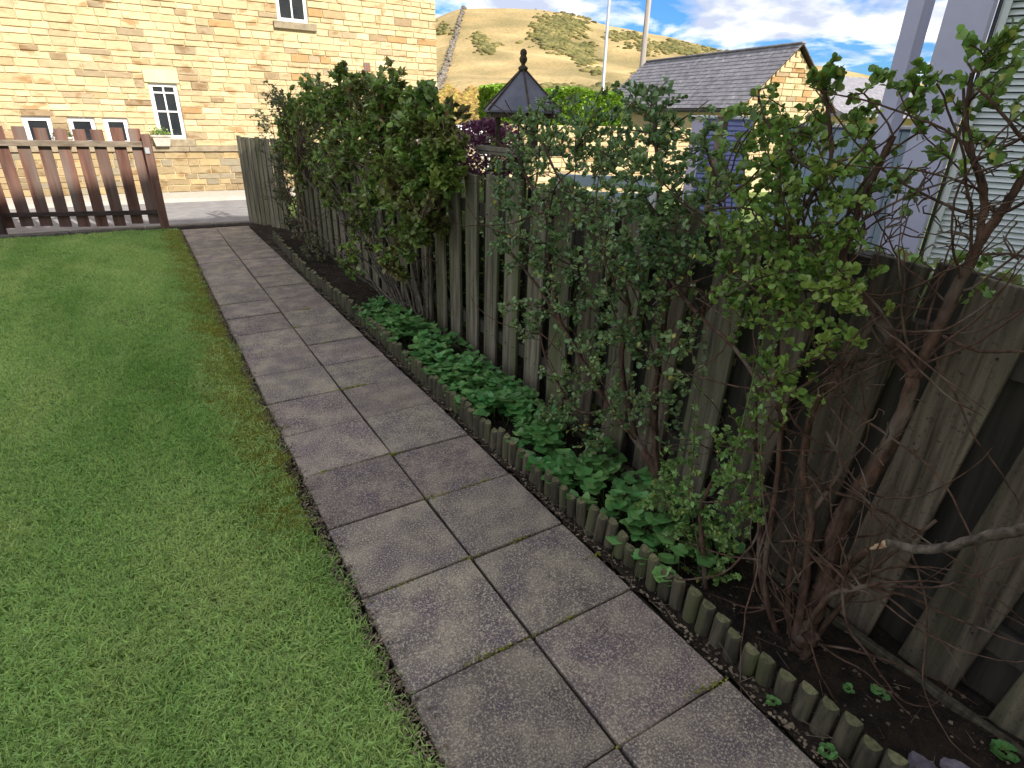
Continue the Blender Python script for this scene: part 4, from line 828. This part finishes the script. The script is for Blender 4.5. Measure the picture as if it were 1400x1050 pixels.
def rock(x, y, s, label, rz):
    v, f = ico(); import bmesh
    bm = bmesh.new(); bmesh.ops.create_icosphere(bm, subdivisions=3, radius=1)
    for q in bm.verts:
        d = q.co.normalized(); w = max(abs(d.x), abs(d.y) * 1.1, abs(d.z) * 1.2); q.co = d / (w ** .6) * (1 + .10 * math.sin(d.x * 5 + rz) * math.cos(d.y * 4 + 2 * rz))
        q.co.x *= s; q.co.y *= s * .7; q.co.z *= s * .55
    me = bpy.data.meshes.new('rock'); bm.to_mesh(me); bm.free(); me.materials.append(M_rock); o = link_mesh('rock', me, None, (x, y, s * .25), (0.1, .15, rz)); tag(o, label, 'rock'); return o
rock(.665, .245, .055, 'purplish rock at the near end of the log edging', .6); rock(.755, .20, .045, 'small pale grey rock beside the purplish rock on the soil', 1.9)

# ================================================================== BIRD TABLE BEHIND THE FENCE
bt = empty('bird_table', (1.32, 3.46, 0), 'bird table with a grey six sided pointed roof and turned finial behind the fence', 'bird table', rz=R(8))
er, zr, za = .262, 1.655, 1.885
for k in range(6):
    a0, a1 = math.pi / 3 * k, math.pi / 3 * (k + 1); c0, s0, c1, s1 = math.cos(a0), math.sin(a0), math.cos(a1), math.sin(a1)
    b = MB(); b.add([(er*c0, er*s0, zr), (er*c1, er*s1, zr), (.012*c1, .012*s1, za), (.012*c0, .012*s0, za), (er*c0, er*s0, zr - .012), (er*c1, er*s1, zr - .012), (.012*c1, .012*s1, za - .016), (.012*c0, .012*s0, za - .016)],
        [(0, 1, 2, 3), (7, 6, 5, 4), (0, 4, 5, 1), (1, 5, 6, 2), (3, 2, 6, 7), (0, 3, 7, 4)]); b.build('roof_panel', M_bird, bt)
    V, F = tubes(np.array([[er*c0*1.01, er*s0*1.01, zr + .002]]), np.array([[.012*c0, .012*s0, za + .004]]), np.array([.007]), np.array([.006]), 6); link_mesh('roof_batten', mesh_np('roof_batten', V, F, M_birdwood), bt)
    b = MB(); q = Matrix.Rotation((a0 + a1) / 2, 4, 'Z'); ap = er * math.cos(math.pi / 6)
    b.box(ap - .035, ap - .018, -.11, .11, zr - .04, zr - .013, M=q); b.build('eave_board', M_birdwood, bt)
    if k % 2 == 0:
        b = MB(); b.box(.135, .165, -.015, .015, 1.43, zr + .07, M=Matrix.Rotation(a0 + .45, 4, 'Z'), bev=.003); b.build('post', M_birdwood, bt)
vs, fs = lathe([(.020, za - .01), (.030, za + .004), (.030, za + .014), (.014, za + .024), (.012, za + .032), (.022, za + .045), (.026, za + .06), (.020, za + .072), (.017, za + .078), (.022, za + .088), (.019, za + .104), (.008, za + .114)], 14)
b = MB(); b.add(vs, fs); b.build('finial', M_birdwood, bt, smooth=True)
b = MB(); b.box(-.2, .2, -.2, .2, 1.395, 1.415, bev=.003); 
for sx in (-1, 1):
    b.box(sx * .2 - .009, sx * .2 + .009, -.21, .21, 1.416, 1.445, bev=.003); b.box(-.19, .19, sx * .2 - .009, sx * .2 + .009, 1.416, 1.445, bev=.003)
b.build('tray', M_tray, bt)
b = MB(); b.box(-.035, .035, -.035, .035, -.05, 1.394, bev=.004); b.build('pole', M_birdwood, bt)

# ================================================================== BEYOND THE FENCE
def leafmass(name, label, cat, box_, n, ln, wd, m, core=None, kind='small', seed=1, inset=.12, sphere=False):
    rs = np.random.default_rng(seed); x0, x1, y0, y1, z0, z1 = box_; c = np.array([(x0+x1)/2, (y0+y1)/2, 0]); r = empty(name, tuple(c[:2]) + (0,), label, cat)
    if sphere:
        q = rs.normal(0, 1, (n, 3)); q /= np.linalg.norm(q, axis=1)[:, None]; D = q.copy(); q *= (.72 + .3 * rs.random((n, 1))) ; lump = 1 + .12 * np.sin(q[:, :1] * 7) * np.sin(q[:, 1:2] * 6 + 1)
        P = q * lump * np.array([(x1-x0)/2, (y1-y0)/2, (z1-z0)/2]) + np.array([(x0+x1)/2, (y0+y1)/2, (z0+z1)/2])
    else:
        P = rs.random((n, 3)); f = rs.integers(0, 5, n); D = np.zeros((n, 3)); dep = np.abs(rs.normal(0, .07, n))
        S_ = np.array([x1-x0, y1-y0, z1-z0]); P = P * S_ + np.array([x0, y0, z0])
        w = rs.choice(4, n, p=[.45, .27, .14, .14])
        P[w == 0, 1] = y0 + dep[w == 0]; D[w == 0] = (0, -1, .5); P[w == 1, 2] = z1 - dep[w == 1] * .8; D[w == 1] = (0, -.2, 1)
        P[w == 2, 0] = x0 + dep[w == 2]; D[w == 2] = (-1, 0, .5); P[w == 3, 0] = x1 - dep[w == 3]; D[w == 3] = (1, 0, .5)
        P[:, 1] += .06 * np.sin(P[:, 0] * 5) ; P[:, 2] += .05 * np.sin(P[:, 0] * 3.3 + 1) * (P[:, 2] > (z0 + z1) / 2)
    D = D + rs.normal(0, .55, (n, 3))
    tag(link_mesh('foliage', leaves_mesh('foliage', P - c, D, ln, wd, m, kind, .4), r), kind='stuff')
    if core:
        b = MB(); i = inset; b.box(x0 + i - c[0], x1 - i - c[0], y0 + i - c[1], y1 - i - c[1], z0, z1 - i, bev=min(.1, (x1-x0)*.2)); b.build('branches', core, r)
    return r
M_hcore = mat('hedge_core', (.03, .05, .012), (.07, .11, .02), 12, .9, .6, 40)
leafmass('hedge', 'clipped bright yellow green hedge below the hillside', 'hedge', (7.15, 11.3, 14.0, 14.9, 0, 2.28), 30000, .07, .04, M_hedge, M_hcore, seed=11)
pr = leafmass('purple_shrub', 'purple leaved shrub behind the fence beside the bird table', 'shrub', (2.25, 3.05, 5.9, 6.7, .9, 1.58), 3800, .04, .020, M_purple, None, sphere=True, seed=12)
limb_mesh([(0, 0, 0), (.02, 0, .6), (.0, .03, 1.2)], .02, .01, M_bark, parent=pr, name='trunk')
cs = leafmass('flowering_shrub', 'cream flowering shrub glimpsed through the leaves behind the fence', 'shrub', (4.05, 5.2, 10.7, 11.5, .0, 1.1), 1500, .09, .07, M_cream, None, sphere=True, seed=13)
leafmass('added_screen_hedge', 'dark green planting added behind the fence to hide sunlit ground in its gaps', 'shrub', (1.30, 3.0, -.5, 8.5, 0, .98), 13000, .05, .025, M_leafD, M_hcore, seed=14)  # added planting, keeps sunlit ground from showing between the boards
# white van roof seen past the dense shrub
van = empty('parked_van', (4.6, 11.9, 0), 'white van whose roof shows above the purple shrub', 'van')
b = MB(); b.box(-.75, .85, -.8, 2.6, .35, 1.42, bev=.12); b.build('body', M_white, van)
b = MB(); b.box(-.66, .76, -.83, -.802, .95, 1.28, bev=.01); b.build('windscreen', M_glass, van)
for sx in (-.72, .66):
    for sy in (-.2, 2.0):
        vs, fs = lathe([(.30, 0), (.32, .04), (.32, .13), (.30, .17)], 16); b = MB(); b.add([(sx + z - .02, sy + x, .32 - .06 + y) for x, y, z in vs], fs); b.build('wheel', M_black, van)

# stone outbuilding with slate roof
Rg = np.array([13.47, 10.18]); Lg = np.array([14.48, 16.58]); u = (Lg - Rg) / np.linalg.norm(Lg - Rg); wv = np.array([-u[1], u[0]]); hw, ze, zt = 1.6, 1.94, 3.4
ob = empty('outbuilding', (float(Rg[0]), float(Rg[1]), 0), 'stone outbuilding with grey slate roof and sunlit gable', 'outbuilding', rz=math.atan2(u[1], u[0]) - math.pi / 2)
# local: +y along the ridge away, x across (−x faces the garden)
Lr = float(np.linalg.norm(Lg - Rg))
b = MB(); b.add([(-hw+.08, .1, -.2), (hw-.08, .1, -.2), (hw-.08, .1, ze), (0, .1, zt - .09), (-hw+.08, .1, ze), (-hw+.08, Lr, -.2), (hw-.08, Lr, -.2), (hw-.08, Lr, ze), (0, Lr, zt - .09), (-hw+.08, Lr, ze)],
   [(0, 1, 2, 3, 4), (9, 8, 7, 6, 5), (0, 4, 9, 5), (1, 6, 7, 2)]); b.build('wall', M_mortar, ob)
gs = MB(); z = .6
while z < zt - .16:
    h = random.uniform(.10, .16); lim = (hw - .08) if z + h < ze else max(.05, (hw - .1) * (1 - (z + h - ze) / (zt - .09 - ze))); x = -lim
    while x < lim - .01:
        w = min(random.uniform(.2, .45), lim - x); sm = stone_mesh(w - .012, h - .012, tintpick(), .03); gs.add([(v[0] + x, v[1] + .075, v[2] + z) for v in sm.v], sm.f, tintpick()); x += w
    z += h
gs.build('stone', M_stone, ob, tinted=True, fix=False)['kind'] = 'stuff'
for side in (-1, 1):
    sl = math.hypot(hw, zt - ze); nrow = 15; rs_ = MB(); an = math.atan2(zt - ze, hw)
    for r_ in range(nrow):
        yy = -.02 + (r_ % 2) * -.12
        while yy < Lr + .05:
            w = random.uniform(.22, .26); t0 = r_ / nrow; t1 = (r_ + 1.25) / nrow; lift = .012 + random.uniform(0, .004)
            def pp(t, yv, l): return (side * hw * (1 - min(t, 1.0)) * 1.0 + side * math.sin(an) * l, yv, ze + (zt - ze) * min(t, 1.0) + math.cos(an) * l)
            y0_, y1_ = max(yy, -.03), yy + w - .008
            if y1_ > y0_ + .03:
                rs_.add([pp(t0, y0_, lift), pp(t0, y1_, lift), pp(t1, y1_, .003), pp(t1, y0_, .003), pp(t0, y0_, lift - .012), pp(t0, y1_, lift - .012)], [(0, 1, 2, 3), (4, 5, 1, 0), (4, 0, 3), (5, 2, 1)])
            yy += w
    rs_.build('slates', M_slate, ob, fix=False)['kind'] = 'stuff'
    b = MB(); b.add([(side * hw, -.03, ze - .03), (side * hw, Lr + .05, ze - .03), (0, Lr + .05, zt - .03), (0, -.03, zt - .03), (side * hw, -.03, ze - .002), (side * hw, Lr + .05, ze - .002), (0, Lr + .05, zt - .002), (0, -.03, zt - .002)], [(0, 1, 2, 3), (7, 6, 5, 4), (0, 4, 5, 1), (2, 6, 7, 3), (0, 3, 7, 4), (1, 5, 6, 2)]); b.build('roof_deck', M_darkrail, ob)
b = MB(); b.box(-.07, .07, -.04, Lr + .06, zt - .02, zt + .035, bev=.02); b.build('ridge', M_slate, ob)
b = MB(); b.box(-hw - .09, -hw - .002, -.03, Lr, ze - .09, ze - .03, bev=.01); b.build('gutter', M_black, ob)

# distant pale roof right of the outbuilding
fh = empty('low_building', (24.3, 15.6, 0), 'low building with a plain pale grey roof beyond the sunlit gable', 'building')
b = MB(); b.box(-1.5, 5.5, -1.0, 4, -.2, 2.0); b.build('wall', M_mortar, fh)
b = MB(); b.add([(-1.8, -1.6, 1.95), (6, -3.2, 1.95), (6, 1, 3.6), (-1.8, 2.2, 3.6), (-1.8, 5, 1.95), (6, 4, 1.95)], [(0, 1, 2, 3), (3, 2, 5, 4), (0, 3, 4), (1, 5, 2), (0, 4, 5, 1)]); b.build('roof', M_slate, fh)

# pale striped garden wall, sheds and posts behind the fence
gw = empty('garden_wall', (7.2, 9.2, 0), 'pale stone garden wall in sunlight below the outbuilding roof', 'wall')
b = MB(); b.box(-1.6, 4.5, 1.62, 1.95, -.1, 1.47); b.build('core', M_mortar, gw)
gs = MB()
for (x, z, w, h, t) in courses(-1.6, 4.5, .1, 1.47, .08, .12, .2, .45, []): sm = stone_mesh(w - .012, h - .01, t, .03); gs.add([(v[0] + x, v[1] + 1.6, v[2] + z) for v in sm.v], sm.f, t)
gs.build('stone', M_stone, gw, tinted=True, fix=False)['kind'] = 'stuff'
sd_ = empty('ribbed_shed', (6.0, 5.75, 0), 'lilac blue ribbed shed side glimpsed above the bluish shrub', 'shed', rz=R(-38))
b = MB(); b.box(-.32, .32, .02, .9, 0, 1.66); b.build('wall', M_lilac, sd_)
for k in range(26): b = MB(); b.box(-.325, .325, -.004, .018, .06 + k * .061, .105 + k * .061, bev=.006); b.build('rib', M_lilac, sd_)
b = MB(); b.box(-.36, .36, -.04, .95, 1.662, 1.70, bev=.008); b.build('roof', M_white, sd_)
s2 = empty('blue_shed', (5.75, 4.35, 0), 'pale blue painted shed behind the fresh shoots of the old shrub', 'shed', rz=R(-55))
b = MB()
b.box(-.30, 1.1, .02, .9, 0, 1.60); b.build('wall', M_lilac, s2)
for k in range(13): b = MB(); b.box(-.30 + k * .107, -.30 + k * .107 + .10, -.004, .018, .03, 1.58, bev=.004); b.build('board', M_blue, s2)
b = MB(); b.box(-.36, 1.15, -.05, .95, 1.602, 1.64, bev=.008); b.build('roof', M_white, s2)
bx = empty('garden_bench', (2.9, 4.45, 0), 'pale blue slatted garden bench just visible over the fence boards', 'bench', rz=R(-40))
for k in range(5): b = MB(); b.box(-.5, .5, -.30 + k * .10, -.22 + k * .10, .42, .445, bev=.005); b.build('seat_slat', M_blue, bx)
for k in range(4): b = MB(); b.box(-.5, .5, .24, .265, .56 + k * .15, .67 + k * .15, bev=.005); b.build('back_slat', M_blue, bx)
for sx in (-.46, .46):
    for sy in (-.27, .22): b = MB(); b.box(sx - .03, sx + .03, sy, sy + .05, 0, .415 if sy < 0 else 1.13, bev=.005); b.build('leg', M_white, bx)
for px_, py_, hh, lb in ((4.9, 4.9, 1.66, 'pale timber post between the ribbed shed and the blue shed'), (6.5, 7.4, 1.5, 'slim timber post in front of the pale garden wall')):
    o = MB(); o.box(-.045, .045, -.045, .045, 0, hh, bev=.006); o.box(-.055, .055, -.055, .055, hh + .001, hh + .03, bev=.01); q = o.build('timber_post', M_railw, loc=(px_, py_, 0)); tag(q, lb, 'post')

# white house corner at the right
wh = empty('white_house', (4.262, 2.278, 0), 'white boarded house with two pale corner pillars at the edge of the garden', 'house', rz=R(-66))
def prism(pts, z0, z1):
    b = MB(); n = len(pts); b.add([(x, y, z0) for x, y in pts] + [(x, y, z1) for x, y in pts], [tuple(range(n))[::-1], tuple(range(n, 2 * n))] + [(i, (i + 1) % n, n + (i + 1) % n, n + i) for i in range(n)]); return b
prism([(-.488, 0), (-.387, 0), (-.328, .06), (-.33, .12), (-.488, .12)], 0, 4.2).build('pillar', M_pillar, wh)
prism([(-.25, 0), (.012, 0), (.036, .02), (.036, .2), (-.22, .2)], 0, 4.2).build('pillar', M_pillar, wh)
b = MB(); b.box(.04, .065, .03, .06, 0, 4.2, bev=.006); b.build('downpipe', M_black, wh)
b = MB(); b.box(.068, .116, .05, .12, 0, 4.2, bev=.004); b.build('corner_board', M_upvc, wh)
b = MB(); b.box(.10, 5, .128, 3, 0, 4.2); b.build('wall', M_black, wh)
for k in range(98): b = MB(); b.add([(.118, .082, .02 + k * .042), (5, .082, .02 + k * .042), (5, .112, .054 + k * .042), (.118, .112, .054 + k * .042), (.118, .124, .02 + k * .042), (5, .124, .02 + k * .042), (5, .124, .055 + k * .042), (.118, .124, .055 + k * .042)], [(0, 1, 2, 3), (7, 6, 5, 4), (0, 4, 5, 1), (2, 6, 7, 3), (0, 3, 7, 4), (1, 5, 6, 2)]); b.build('weatherboard', M_upvc, wh)
b = MB(); b.box(-.55, 5.2, -.05, 3.2, 4.2, 4.35, bev=.02); b.build('eave', M_white, wh)

# poles against the hill
def pole(x, y, z1, r0, r1, m, label, name, tilt):
    r = empty(name, (x, y, 0), label, 'pole'); r.rotation_euler = tilt
    vs, fs = lathe([(r0, -.3), (r0, 0), (r1, z1)], 12); b = MB(); b.add(vs, fs); b.build('shaft', m, r, smooth=True); return r
lp = pole(13.82, 18, 7.2, .065, .045, M_metal, 'slim silver lamp pole rising in front of the hill', 'lamp_post', (0, R(-.6), 0))
b = MB(); b.box(-.9, .05, -.05, .05, 7.2, 7.27, bev=.01); b.build('arm', M_metal, lp); b = MB(); b.box(-1.3, -.9, -.09, .09, 7.17, 7.29, bev=.03); b.build('lamp_head', M_metal, lp)
tp = pole(15.55, 18, 8.0, .11, .085, M_polewood, 'wooden telegraph pole behind the left end of the slate roof', 'telegraph_pole', (0, R(-.4), 0))
b = MB(); b.box(-.8, .8, -.14, -.06, 7.2, 7.32, bev=.01); b.build('crossarm', M_polewood, tp)
# dry stone wall climbing the hill
hw_ = []
for t in np.linspace(0, 1, 90):
    a = 24.3 + 2.75 * t ** .8; e = 1.2 + 6.9 * t; hw_.append(hill_pt(a, min(e, 7.93), 0))
gcn, grn = [], []
for i in range(len(hw_) - 1):
    for q in range(9):
        p = hw_[i] + (hw_[i+1] - hw_[i]) * random.random(); gcn.append(p + np.array([random.gauss(0, .3), random.gauss(0, .3), random.uniform(.1, 1.1)])); grn.append(random.uniform(.3, .5))
V, F = clumps(gcn, grn, .7); dw = link_mesh('hill_wall', mesh_np('hill_wall', V, F, M_drywall)); tag(dw, 'dry stone wall climbing the hillside to the crest', 'wall')

planter(-.29, .905, HY - .07, .33, .20, 'stone flower pot with trailing greenery on the ledge by the lower window', 260)
planter(-1.87, .90, HY - .07, .26, .16, 'flower pot between the two small windows behind the brown fence', 420, M_leafE)
